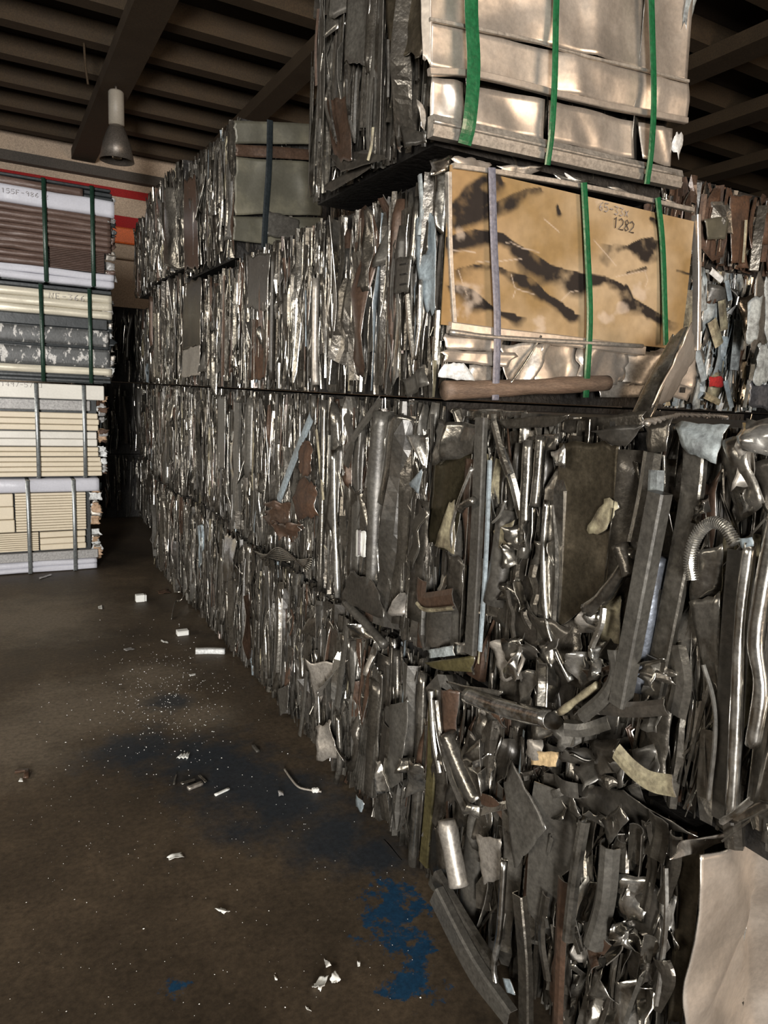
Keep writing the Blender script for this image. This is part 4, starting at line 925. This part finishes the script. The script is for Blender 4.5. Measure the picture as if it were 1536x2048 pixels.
hw = PY(1198, 420, -.037); hd = PY(1270, 440, -.037)-hw; hd /= np.linalg.norm(hd)
handwriting(plate, '65-33x', hw, hd, (0, 0, 1), .028, .018, NY, 'greyink', .0016)
hw = PY(1226, 455, -.037)
handwriting(plate, '1282', hw, hd, (0, 0, 1), .036, .022, NY, 'ink', .0022, .2)

# rim and lower front of B3
hsweep(B3, 'bent_rim', [(898, 655), (1000, 668), (1130, 682), (1285, 702)], .035, 'alu', rect(.035, .03), True, plane='Y', seg=6)
tube(B3, [(900, 664), (1010, 676), (1285, 692)], .055, 'alud', .008, plane='Y')
hsweep(B3, 'bent_rim', [(1392, 430), (1394, 560), (1392, 700)], .03, 'alu', rect(.018, .03), True, plane='Y', seg=6)
hsweep(B3, 'bent_rim', [(905, 332), (1040, 352), (1200, 380), (1385, 420)], .03, 'alud', rect(.016, .02), True, plane='Y', seg=6)
hsweep(B3, 'bent_rim', [(897, 345), (899, 500), (908, 655)], .03, 'alud', rect(.014, .02), True, plane='Y', seg=6)
for q, off, m, am in (([(893, 668), (1005, 676), (1000, 702), (895, 700)], .03, 'alu', .01), ([(890, 700), (1030, 705), (1010, 735), (888, 722)], .04, 'alu', .012), ([(1000, 690), (1100, 684), (1060, 770), (1010, 765)], .03, 'alud', .022), ([(1080, 686), (1170, 690), (1160, 768), (1060, 770)], .025, 'alu', .03),
        ([(1160, 690), (1260, 700), (1250, 770), (1150, 770)], .03, 'alu', .028), ([(1240, 700), (1330, 706), (1310, 770), (1235, 770)], .025, 'alud', .02), ([(1300, 702), (1395, 690), (1390, 780), (1300, 785)], .02, 'alu', .02), ([(940, 730), (1010, 735), (1000, 765), (930, 765)], .03, 'alud', .015)):
    hsheet(B3, 'crumpled_sheet', q, off, m, am, 6, plane='Y', jag=.05)
hsheet(B3, 'white_plate', [(888, 728), (928, 726), (952, 762), (874, 754)], .055, 'white', .003, 1, plane='Y', label='white painted scrap plate')
tube(B3, [(1082, 672), (1050, 725), (1020, 768)], .05, 'bright', .005, plane='Y')
hsweep(B3, 'wooden_pole', [(889, 781), (1000, 777), (1120, 771), (1215, 766)], [.03, .035, .04, .04], 'wood', circ(.029, 14), True, plane='Y', label='brownish round pole along the bottom edge')
hsheet(B3, 'crumpled_sheet', [(1190, 765), (1300, 762), (1280, 795), (1195, 795)], .03, 'alud', .012, 4, plane='Y')
for q, m in (([(905, 312), (985, 322), (980, 345), (908, 335)], 'alu'), ([(1000, 330), (1080, 325), (1060, 350), (1010, 352)], 'alud'), ([(1110, 345), (1180, 350), (1170, 368), (1120, 364)], 'bright'), ([(1220, 372), (1300, 372), (1290, 392), (1230, 388)], 'alud'), ([(1130, 335), (1150, 330), (1165, 362), (1140, 360)], 'white'), ([(1320, 385), (1380, 400), (1375, 415), (1325, 405)], 'alud'), ([(862, 318), (905, 312), (900, 345), (866, 350)], 'bright')):
    hsheet(B3, 'top_edge_sheet', q, list(gh.uniform(-.02, .03, 4)), m, .012, 4, plane='Y', jag=.08)

# straps
def strap(par, px, off, m, w, plane='Y', base=0.0, wrap=None, label=None, name='strap', seal=False):
    o_ = hsweep(par, name, px, off, m, np.array([(-w/2, 0), (-w*.25, .0012), (w*.25, .0012), (w/2, 0)]), plane=plane, base=base, seg=6, label=label, t=.0018)
    return o_
strap(B3, [(984, 335), (988, 480), (995, 650), (991, 800)], [.05, .05, .06, .055], 'gstrap', .028, label='grey strap')
strap(B3, [(1168, 365), (1175, 500), (1180, 640), (1172, 795)], [.05, .05, .06, .06], 'green', .028, label='green strap')
strap(B3, [(1316, 395), (1326, 500), (1332, 690)], [.05, .05, .06], 'green', .028, label='green strap')

# --- B4 front: layered sheets
Y4 = .02
def f4(name, q, off, m, amp=.006, folds=5, **kw): return hsheet(B4, name, q, off, m, amp, folds, plane='Y', base=Y4, **kw)
f4('aluminium_sheet', [(862, -260), (1400, -150), (1378, 164), (862, 38)], .042, 'alu', .013, 26, jag=0)
f4('aluminium_sheet', [(862, 40), (1376, 166), (1376, 240), (862, 132)], .038, 'alu', .010, 18, jag=0)
hsweep(B4, 'sheet_seam', [(862, 38), (1050, 78), (1200, 118), (1377, 166)], .05, 'alud', rect(.010, .010), True, plane='Y', base=Y4, wob=.003)
hsweep(B4, 'sheet_lip', [(858, 138), (960, 150), (1100, 186), (1376, 246)], .048, 'alu', rect(.020, .02), True, plane='Y', base=Y4, wob=.003)
for a_, b_ in ((866, 926), (936, 1086), (1094, 1270), (1280, 1345)):
    ya = lambda x: 152+(x-866)*.22; yb = lambda x: 236+(x-866)*.20
    f4('folded_box_end', [(a_, ya(a_)), (b_, ya(b_)), (b_, yb(b_)), (a_, yb(a_))], .036, 'alu', .010, 9, jag=0)
hsweep(B4, 'bottom_profile', [(862, 252), (1020, 286), (1200, 326), (1358, 360)], .035, 'alud', np.array([(-.03, -.02), (-.03, .012), (-.012, .02), (-.010, .014), (.006, .014), (.008, .02), (.03, .012), (.03, -.02)]), True, plane='Y', base=Y4, seg=8)
tube(B4, [(868, 243), (1020, 276), (1200, 316), (1350, 348)], .052, 'alud', .005, plane='Y', base=Y4)
hsheet(B4, 'corner_sheet', [(838, -180), (866, -180), (864, 130), (845, 120)], [.02, .05, .05, .02], 'alu', .01, 4, plane='Y', base=Y4)
hsheet(B4, 'torn_edge_sheet', [(1345, 262), (1372, 270), (1358, 318), (1345, 300)], .03, 'white', .012, 4, plane='Y', base=Y4, jag=.1)
hsheet(B4, 'torn_edge_sheet', [(1375, -40), (1402, -40), (1378, 62), (1366, 50)], .03, 'flake', .01, 4, plane='Y', base=Y4, jag=.1)
strap(B4, [(950, -200), (943, 0), (948, 130), (940, 240), (928, 310)], [.088, .086, .086, .084, .065], 'green', .047, base=Y4, label='wide green strap')
strap(B4, [(1122, -160), (1113, 0), (1110, 150), (1104, 260), (1095, 330)], [.088, .086, .086, .084, .065], 'green', .024, base=Y4, label='narrow green strap')
strap(B4, [(1300, -120), (1305, 60), (1308, 200), (1303, 300), (1294, 368)], [.088, .086, .086, .084, .065], 'green', .027, base=Y4, label='narrow green strap')
# left face hangings of B4
for px, m, w in (([(655, 150), (662, 230), (672, 285)], 'bright', .012), ([(690, 130), (695, 220), (708, 280)], 'bright', .02), ([(775, 80), (776, 140), (775, 195)], 'bright', .012), ([(792, 230), (796, 290), (800, 325)], 'bright', .02), ([(745, 255), (742, 290), (735, 320)], 'cream', .016), ([(660, 160), (650, 210), (668, 275)], 'mid', .02)):
    flat(B4, px, .05, m, w, base=-.09)
for q, m in (([(770, -40), (850, -40), (850, 110), (780, 110)], 'oxide'), ([(785, 115), (815, 100), (808, 165), (790, 150)], 'cream'), ([(700, -30), (740, -30), (730, 130), (690, 120)], 'pgrey'), ([(650, 200), (700, 190), (705, 320), (670, 330)], 'brown'), ([(840, 200), (872, 205), (862, 255), (842, 250)], 'alud'), ([(800, 250), (860, 260), (850, 310), (810, 300)], 'pdark'), ([(660, 310), (730, 300), (780, 318), (680, 345)], 'pdark')):
    hsheet(B4, 'bent_sheet', q, list(gh.uniform(.02, .05, 4)), m, .01, 4, base=-.09)

hsheet(B3, 'slanting_plank', [(648, 372), (735, 318), (742, 334), (664, 396)], .05, 'pdark', .004, 2, base=-.06)
# --- D4 front
for q, m in (([(470, 240), (645, 250), (645, 290), (472, 285)], 'weath'), ([(472, 288), (645, 300), (645, 322), (472, 312)], 'brown'), ([(472, 314), (645, 326), (645, 430), (468, 430)], 'weath'), ([(468, 432), (645, 436), (640, 500), (466, 480)], 'weath')):
    hsheet(D4, 'end_plate', q, .03, m, .012, 8, plane='Y', base=2.33, jag=.01)
hsheet(D4, 'loose_flap', [(535, 422), (600, 440), (595, 478), (530, 470)], .06, 'pgrey', .004, 2, plane='Y', base=2.33)
strap(D4, [(540, 240), (538, 330), (532, 420), (528, 495)], .06, 'kstrap', .036, base=2.33, label='black strap')
for px, m in (([(440, 300), (444, 400), (438, 480)], 'bright'), ([(452, 330), (455, 420), (450, 470)], 'mid')): flat(D4, px, .04, m, .03)

# --- right side bales
for q, m in (([(1512, 560), (1540, 545), (1530, 700), (1502, 690)], 'pgrey'), ([(1500, 600), (1522, 590), (1515, 680), (1492, 690)], 'flake'), ([(1515, 690), (1560, 680), (1560, 760), (1505, 770)], 'flake'), ([(1500, 760), (1540, 770), (1536, 820), (1496, 812)], 'steelblue'), ([(1530, 560), (1570, 560), (1570, 690), (1535, 690)], 'flake')):
    hsheet(BL['R5'], 'slotted_profile', q, list(gh.uniform(.03, .06, 4)), m, .006, 4, plane='Y', base=.10, jag=.07)
for px, m, w in (([(1455, 560), (1462, 600)], 'blue', .03), ([(1452, 760), (1465, 815)], 'blue', .03), ([(1500, 760), (1490, 815)], 'blue', .025), ([(1400, 560), (1410, 620)], 'flake', .04), ([(1445, 600), (1450, 660)], 'cream', .05), ([(1422, 540), (1445, 560)], 'white', .03), ([(1410, 790), (1440, 805)], 'cream', .03), ([(1480, 640), (1470, 740)], 'flake', .06), ([(1425, 640), (1440, 690)], 'cream', .06), ([(1395, 700), (1410, 760)], 'blue', .04)):
    flat(BL['R3'], px, .05, m, w, plane='Y', base=.25)
hsheet(BL['R3'], 'red_scrap', [(1418, 755), (1448, 752), (1445, 775), (1420, 772)], .06, 'red', .006, 3, plane='Y', base=.25, jag=.1)
hsheet(BL['R4'], 'rusty_post', [(1460, 392), (1500, 395), (1492, 525), (1462, 525)], .04, 'rust', .008, 3, plane='Y', base=.38)
flat(BL['R4'], [(1493, 440), (1490, 490), (1487, 525)], .06, 'cream', .014, plane='Y', base=.38)
hsheet(BL['R4'], 'greyish_sheet', [(1408, 440), (1460, 430), (1450, 478), (1415, 478)], .05, 'weath', .008, 3, plane='Y', base=.38)

# (end of bale pieces)
# ------------------------------------------------------------------ strapped stack of profiles at the left
SB = [  # (pixel y of top and bottom at x = 100, right-edge pixel)
 (365, 566, 238), (571, 759, 233), (763, 951, 216), (956, 1141, 202)]
TH = math.radians(5.0)
LX = -0.27; LYF = 4.68
def lrot(v): return v
def stack_bale(name, label, z0, z1, xr, layers, straps, capm, seed, yf):
    """layers: (z fraction from the top a..b, list of (x fraction from the right edge a..b), material, boards, protrusion)"""
    g = np.random.default_rng(seed)
    wid = 1.35; dep = 1.0; h = z1-z0
    t = empty(name, (xr-wid/2, yf+dep/2, z0)); tag(t, label, 'bale', 'strapped bundles of profiles stacked at the left')
    mb = MB(); box(mb, (xr-wid+.02, yf+.04, z0+.004), (xr-.09, yf+dep, z1-.006)); mb.build('packed_core', MT['bblack'], t)
    for (a, b_, x0, x1, m, n, pr) in layers:
        za, zb = z1-h*a, z1-h*b_; zz = np.linspace(za, zb, n+1)
        nm = 'ribbed_panel_stack' if n > 5 else ('film_wrapped_sheet' if m == 'lav' else 'profile_board')
        if n > 5:
            mb = MB()
            for i in range(n): box(mb, (xr-x1, yf-pr+g.uniform(0, .003), zz[i+1]+.0015), (xr-x0, yf+.5, zz[i]-.0015), bev=.004)
            mb.build(nm, MT[m], t)
        else:
            for i in range(n):
                mb = MB()
                if m in ('lav', 'bbrown', 'torn', 'bgwhite'):
                    # slightly wavy wrapped face
                    U, V = np.meshgrid(np.linspace(0, 1, 41), np.linspace(0, 1, 7))
                    zt = zz[i]-.0015; zl = zz[i+1]+.0015
                    am = .007 if m == 'lav' else .005
                    hh = crumple(U*(x1-x0), V*.1, am, 7, g, .6)
                    bulge = .008*np.sin(V*math.pi)
                    sag = knots(g, 7, .002, 41)[None, :]
                    P = np.stack([xr-x1+(x1-x0)*U, yf-pr-bulge-hh*np.sin(V*math.pi)**.5, zl+(zt-zl)*V+sag], -1)
                    Q = P.copy(); Q[..., 1] = yf+.5
                    nn = U.size; i2 = np.arange(6)[:, None]*41+np.arange(40)[None, :]
                    F = np.stack([i2, i2+1, i2+42, i2+41], -1).reshape(-1, 4); Fb = F[:, ::-1]+nn
                    e = [(j+1, j, j+nn, j+1+nn) for j in range(40)]+[(6*41+j, 6*41+j+1, 6*41+j+1+nn, 6*41+j+nn) for j in range(40)]
                    e += [(j*41, (j+1)*41, (j+1)*41+nn, j*41+nn) for j in range(6)]+[((j+1)*41+40, j*41+40, j*41+40+nn, (j+1)*41+40+nn) for j in range(6)]
                    mb.add(np.vstack([P.reshape(-1, 3), Q.reshape(-1, 3)]), F.tolist()+Fb.tolist()+e)
                else:
                    d = g.uniform(-.006, .006)
                    box(mb, (xr-x1, yf-pr+d, zz[i+1]+.0018), (xr-x0+g.uniform(-.006, .006), yf+.5, zz[i]-.0018), bev=.006)
                mb.build(nm, MT[m], t)
    # crumpled ends at the right edge
    for i in range(26):
        mb = MB(); zz_ = g.uniform(z0+.05, z1-.05); w_ = g.uniform(.03, .07)
        c_ = np.array([xr-.045, yf+g.uniform(.0, .10), zz_])
        q = [c_+np.array([-w_*.7, g.normal(0, .015), w_*.5]), c_+np.array([.035+g.normal(0, .012), g.normal(0, .015), w_*.5]), c_+np.array([.035+g.normal(0, .012), g.normal(0, .015), -w_*.5]), c_+np.array([-w_*.7, g.normal(0, .015), -w_*.5])]
        sheet(mb, q, NY, g, .008, 4, jag=.1); mb.build('torn_film_end', MT[capm[i % len(capm)]], t)
    for (xs, m, w) in straps:
        mb = MB(); y_ = yf-.05
        p = np.array([(xs, yf+.3, z1-.001), (xs, y_+.012, z1-.001), (xs, y_, z1-.012), (xs, y_-.002, (z0+z1)/2), (xs, y_, z0+.012), (xs, y_+.012, z0+.003), (xs, yf+.3, z0+.003)])
        sweep(mb, p, np.array([(-w/2, 0), (0, .0008), (w/2, 0)]), (0, -1, .3), t=.0016); mb.build('strap', MT[m], t)
    return t
Zs = [(2.42, 3.225), (1.625, 2.41), (.822, 1.615), (0, .812)]
R4x, R3x, R2x, R1x = -.285, -.315, -.375, -.44
W_ = 1.3
s4 = stack_bale('strapped_profile_bale', 'topmost strapped bale of brown profiles between white film sheets', *Zs[0], R4x, [
  (0.0, .035, .04, W_, 'bblack', 1, .012), (.037, .11, .26, W_, 'bbrown', 1, .01), (.037, .13, .03, .25, 'bblack', 2, .012), (.115, .27, .02, W_, 'lav', 1, .022), (.275, .40, .05, W_, 'bbrown', 2, .012), (.40, .52, .05, W_, 'bbrown', 2, .02), (.52, .64, .05, W_, 'bbrown', 2, .01),
  (.64, .84, .10, .52, 'bbrown', 12, .016), (.64, .84, .53, W_, 'bbrown', 3, .02), (.845, .985, .03, W_, 'lav', 2, .02)],
  [(PY(90, 450, 4.62)[0], 'dgstrap', .032), (PY(186, 450, 4.62)[0], 'dgstrap', .032), (PY(-10, 450, 4.62)[0], 'dgstrap', .032)], ('bblack', 'bgrey', 'alud', 'bbrown'), 301, 4.70)
s3 = stack_bale('strapped_profile_bale', 'second strapped bale from top, dark torn film sheets below cream boards', *Zs[1], R3x, [
  (0, .045, .02, W_, 'bblack', 1, .01), (.05, .30, .02, W_, 'bgwhite', 3, .016), (.305, .42, .06, W_, 'bblack', 1, .012), (.425, .595, .05, W_, 'torn', 1, .016), (.60, .625, .05, W_, 'bblack', 1, .004), (.63, .82, .04, W_, 'torn', 1, .014), (.825, .905, .03, W_, 'bgwhite', 1, .02), (.91, .99, .03, W_, 'bblack', 2, .012)],
  [(PY(84, 650, 4.62)[0], 'dgstrap', .03), (PY(181, 650, 4.62)[0], 'dgstrap', .03), (PY(-14, 650, 4.62)[0], 'dgstrap', .03)], ('alud', 'bblack', 'white', 'bgrey'), 302, 4.70)
s2 = stack_bale('strapped_profile_bale', 'strapped bale of stacked cream boards with pale boards on top', *Zs[2], R2x, [
  (0, .16, .03, W_, 'bwhite', 1, .02), (.165, .28, .14, W_, 'bgrey', 1, .01), (.30, .49, .08, .84, 'bcream', 3, .018), (.30, .49, .85, W_, 'bcream', 9, .01), (.50, .66, .09, W_, 'bwhite', 2, .016), (.665, .77, .08, W_, 'bcream', 2, .02), (.775, .985, .06, W_, 'bcream', 4, .014)],
  [(PY(75, 850, 4.62)[0], 'sstrap', .030), (PY(170, 850, 4.62)[0], 'sstrap', .030), (PY(-20, 850, 4.62)[0], 'sstrap', .03)], ('white', 'rust', 'bwood', 'bgrey'), 303, 4.71)
s1 = stack_bale('strapped_profile_bale', 'bottom strapped bale with ribbed cream panels, standing on the floor', *Zs[3], R1x, [
  (0, .135, .02, W_, 'lav', 1, .02), (.145, .55, .13, .68, 'bcream', 14, .016), (.145, .55, .69, W_, 'bcream', 3, .018), (.56, .76, .14, .50, 'bcream', 3, .02), (.56, .76, .51, W_, 'bcream', 9, .012), (.775, .875, .04, W_, 'bgrey', 1, .014), (.88, .99, .05, W_, 'lav', 2, .018)],
  [(PY(58, 1050, 4.62)[0], 'sstrap', .030), (PY(150, 1050, 4.62)[0], 'sstrap', .030), (PY(-35, 1050, 4.62)[0], 'sstrap', .03)], ('white', 'bwood', 'alud', 'bwood'), 304, 4.71)
a = PY(2, 384, 4.66); handwriting(s4, '155F-986.2', (a[0], 4.657, a[2]), (1, 0, 0), (0, 0, 1), .034, .026, NY, 'fadeink', .0018, .3)
a = PY(98, 596, 4.66); handwriting(s3, 'NE-3661', (a[0], 4.668, a[2]), (1, 0, 0), (0, 0, 1), .045, .034, NY, 'fadeink', .0022, .4)
a = PY(2, 772, 4.66); handwriting(s2, '1497-57.0', (a[0], 4.681, a[2]), (1, 0, 0), (0, 0, 1), .035, .026, NY, 'fadeink', .0018, .3)

# ------------------------------------------------------------------ litter on the floor
gl = np.random.default_rng(321)
def flake(name, label, px, m, amp=.004, t=.0012, cat='scrap piece', thick=None, group='litter on the dark floor'):
    """a bent flake: outline given in pixels, lying on the floor"""
    mb = MB(); c = [PZ(x, y) for x, y in px]
    c = [p+np.array([0, 0, .008]) for p in c]
    sheet(mb, c, (0, 0, 1), gl, amp, 4, t=t, jag=.06, nu=8, nv=8)
    v = np.vstack(mb.v); dz = v[:, 2].min()-.0005
    for a_ in mb.v: a_[:, 2] -= dz
    return tag(mb.build(name, MT[m], origin=(*((v.min(0)+v.max(0))/2)[:2], 0)), label, cat, group)
flake('paper_scrap', 'torn white paper scrap alone on the brown floor, left lower area', [(333, 1716), (362, 1706), (367, 1716), (340, 1722)], 'paper', .008)
flake('paint_flake', 'single pale flake on the floor between torn paper and the cluster', [(430, 1822), (442, 1816), (460, 1824), (448, 1830)], 'paper', .006)
flake('paint_flake', 'largest crumpled pale flake of the bottom cluster on the floor', [(622, 1976), (640, 1958), (658, 1960), (642, 1990)], 'paper', .012)
flake('paint_flake', 'middle-sized pale flake right of the largest one in the cluster', [(660, 1962), (670, 1950), (681, 1966), (668, 1970)], 'paper', .008)
flake('paint_flake', 'small pointed pale flake above the largest one in the cluster', [(648, 1918), (654, 1924), (662, 1936), (652, 1940)], 'paper', .005)
flake('paint_flake', 'tiny pale flake right of the cluster, near the blue stain', [(714, 1925), (720, 1926), (720, 1934), (715, 1934)], 'paper', .003)
flake('paint_flake', 'tiny pale sliver left of the cluster at the bottom', [(548, 1953), (553, 1955), (555, 1962), (550, 1961)], 'paper', .003)
flake('paint_flake', 'small sliver near the bottom edge below the cluster', [(610, 2014), (616, 2017), (622, 2024), (614, 2021)], 'paper', .003)
# ribbed white offcut
mb = MB(); c = [PZ(x, y)+np.array([0, 0, .006]) for x, y in ((362, 1510), (380, 1506), (376, 1518), (353, 1518))]
sheet(mb, c, (0, 0, 1), gl, 0, 0, rib=3, ribamp=.004, t=.002); tag(mb.build('ribbed_offcut', MT['paper']), 'small ribbed white offcut on the floor amid white specks', 'scrap piece', 'litter on the dark floor')
def stick(name, label, px, r, m, cat='scrap piece', flatn=.6, z=None):
    mb = MB(); p = [PZ(x, y)+np.array([0, 0, r*flatn+.0006]) for x, y in px]
    sweep(mb, smooth_path(p, 5), rect(2*r, 2*r*flatn), (0, 0, 1), True); return tag(mb.build(name, MT[m]), label, cat, 'litter on the dark floor')
stick('metal_offcut', 'upper flat offcut of the small heap beside the blue stain', [(362, 1570), (390, 1562)], .007, 'mid')
stick('metal_offcut', 'lower wide offcut of the small heap beside the blue stain', [(376, 1580), (404, 1569)], .010, 'alud')
stick('metal_offcut', 'tilted offcut at the right of the small heap', [(398, 1553), (412, 1566)], .006, 'mid')
stick('metal_offcut', 'thin dark offcut at the left of the small heap', [(348, 1570), (353, 1550)], .004, 'pgrey')
stick('metal_offcut', 'slanting pale stick right of the small heap on the floor', [(430, 1592), (458, 1579)], .006, 'paper')
stick('metal_offcut', 'thin pale sliver on the floor right of the ribbed offcut', [(506, 1493), (516, 1505)], .008, 'pgrey')
stick('white_tube', 'white plastic tube lying against the foot of the bales', [(391, 1307), (420, 1306), (450, 1307)], .022, 'white', 'tube', .7)
mb = MB(); c = PZ(281, 1203); box(mb, c+np.array([-.035, -.02, .0005]), c+np.array([.03, .03, .055]), bev=.003); box(mb, c+np.array([.031, -.012, .0005]), c+np.array([.045, .03, .05]), bev=.003)
tag(mb.build('foam_block', MT['paper']), 'upright white block farthest back on the floor', 'block', 'litter on the dark floor')
mb = MB(); c = PZ(366, 1270); box(mb, c+np.array([-.04, -.02, .0005]), c+np.array([.035, .03, .028]), bev=.003); box(mb, c+np.array([-.04, -.02, .029]), c+np.array([.035, .03, .034]), bev=.002)
tag(mb.build('foam_block', MT['paper']), 'low white block on the floor above the white tube', 'block', 'litter on the dark floor')
flake('film_scrap', 'thin pale film strip in front of the profile stack', [(78, 1156), (103, 1148), (104, 1151), (80, 1159)], 'bgrey', .004)
flake('paint_flake', 'round pale flake left of the upright white block', [(196, 1213), (204, 1211), (205, 1219), (197, 1220)], 'paper', .01)
flake('paint_flake', 'flat pale flake in the middle of the far floor', [(247, 1299), (262, 1295), (270, 1299), (252, 1303)], 'bgrey', .005)
flake('paint_flake', 'small narrow flake left of the low white block', [(322, 1281), (336, 1284), (336, 1287), (323, 1284)], 'paper', .004)
flake('wood_scrap', 'brownish flat scrap at the foot of the far bales', [(312, 1183), (338, 1180), (342, 1186), (318, 1188)], 'rust', .006)
flake('film_scrap', 'curved pale sliver below the white tube', [(378, 1349), (391, 1348), (391, 1351), (380, 1353)], 'paper', .003)
# leaning bent strip at the foot of the far bales
mb = MB(); p = [PX(374, 1180, -.03), PX(362, 1200, -.08), PZ(350, 1218)+np.array([0, 0, .05]), PZ(343, 1240)+np.array([0, 0, .004])]
sweep(mb, smooth_path(p, 5), circ(.008, 6, .5), NX, True); tag(mb.build('bent_strip', MT['mid']), 'bent metal strip leaning from far bale to floor', 'scrap piece', 'litter on the dark floor')
# dark bracket with a white corner
br = empty('bracket', PZ(42, 1553).tolist()); tag(br, 'dark reddish bracket with white corner at the left floor edge', 'bracket', 'litter on the dark floor')
mb = MB(); p = [PZ(x, y)+np.array([0, 0, .006]) for x, y in ((30, 1546), (54, 1543), (52, 1558))]; sweep(mb, np.array(p), rect(.02, .01), (0, 0, 1), True); mb.build('bracket_arm', MT['brown'], br)
mb = MB(); c = [PZ(x, y)+np.array([0, 0, .008]) for x, y in ((41, 1559), (45, 1559), (46, 1566), (37, 1566))]; sheet(mb, c, (0, 0, 1), gl, .001, 1); mb.build('bracket_tip', MT['paper'], br)
# bent rod with white clips
rd = empty('bent_rod', PZ(600, 1575).tolist()); tag(rd, 'bent thin rod with two white clips in front of the bales', 'rod', 'litter on the dark floor')
mb = MB(); p = [PZ(x, y)+np.array([0, 0, .006]) for x, y in ((569, 1541), (582, 1560), (598, 1577), (622, 1583), (643, 1586))]; sweep(mb, smooth_path(p, 6), circ(.005, 6), (0, 0, 1), True); mb.build('rod', MT['alud'], rd)
for x in (628, 634):
    mb = MB(); c = PZ(x, 1584.5); box(mb, c+np.array([-.008, -.008, .001]), c+np.array([.007, .008, .018]), bev=.002); mb.build('clip', MT['paper'], rd)
flake('foam_crumb', 'pale crumb between the blue stain and the bent rod', [(556, 1586), (566, 1584), (567, 1592), (558, 1593)], 'bgrey', .006)
# countless grit
mb = MB()
for i in range(900):
    r_ = gl.random()
    if r_ < .55: x, y = gl.normal(330, 70), gl.normal(1390, 60)
    elif r_ < .75: x, y = gl.uniform(60, 640), gl.uniform(1280, 1700)
    else: x, y = gl.uniform(20, 860), gl.uniform(1500, 2040)
    c = PZ(x, y)
    if c[0] > -.06 or c[1] > 4.4 or y < 1180: continue
    s = (gl.uniform(.0008, .0032) if gl.random() < .95 else gl.uniform(.003, .005))*(.55 if y > 1560 else 1)
    a_ = gl.uniform(0, 6.28, 4); q = np.array([(math.cos(k_*math.pi/2+a_[0])*s*gl.uniform(.5, 1.4), math.sin(k_*math.pi/2+a_[0])*s*gl.uniform(.5, 1.4), .0008) for k_ in range(4)])+c
    top = (q+q.mean(0))/2; top[:, 2] += s*.6
    mb.add(np.vstack([q, top]), [(3, 2, 1, 0), (4, 5, 6, 7), (0, 1, 5, 4), (1, 2, 6, 5), (2, 3, 7, 6), (3, 0, 4, 7)], 0, False)
o = mb.build('floor_grit', MT['paper'], origin=(0, 0, 0)); tag(o, 'fine pale grit scattered over the dark floor', 'grit', kind='stuff')
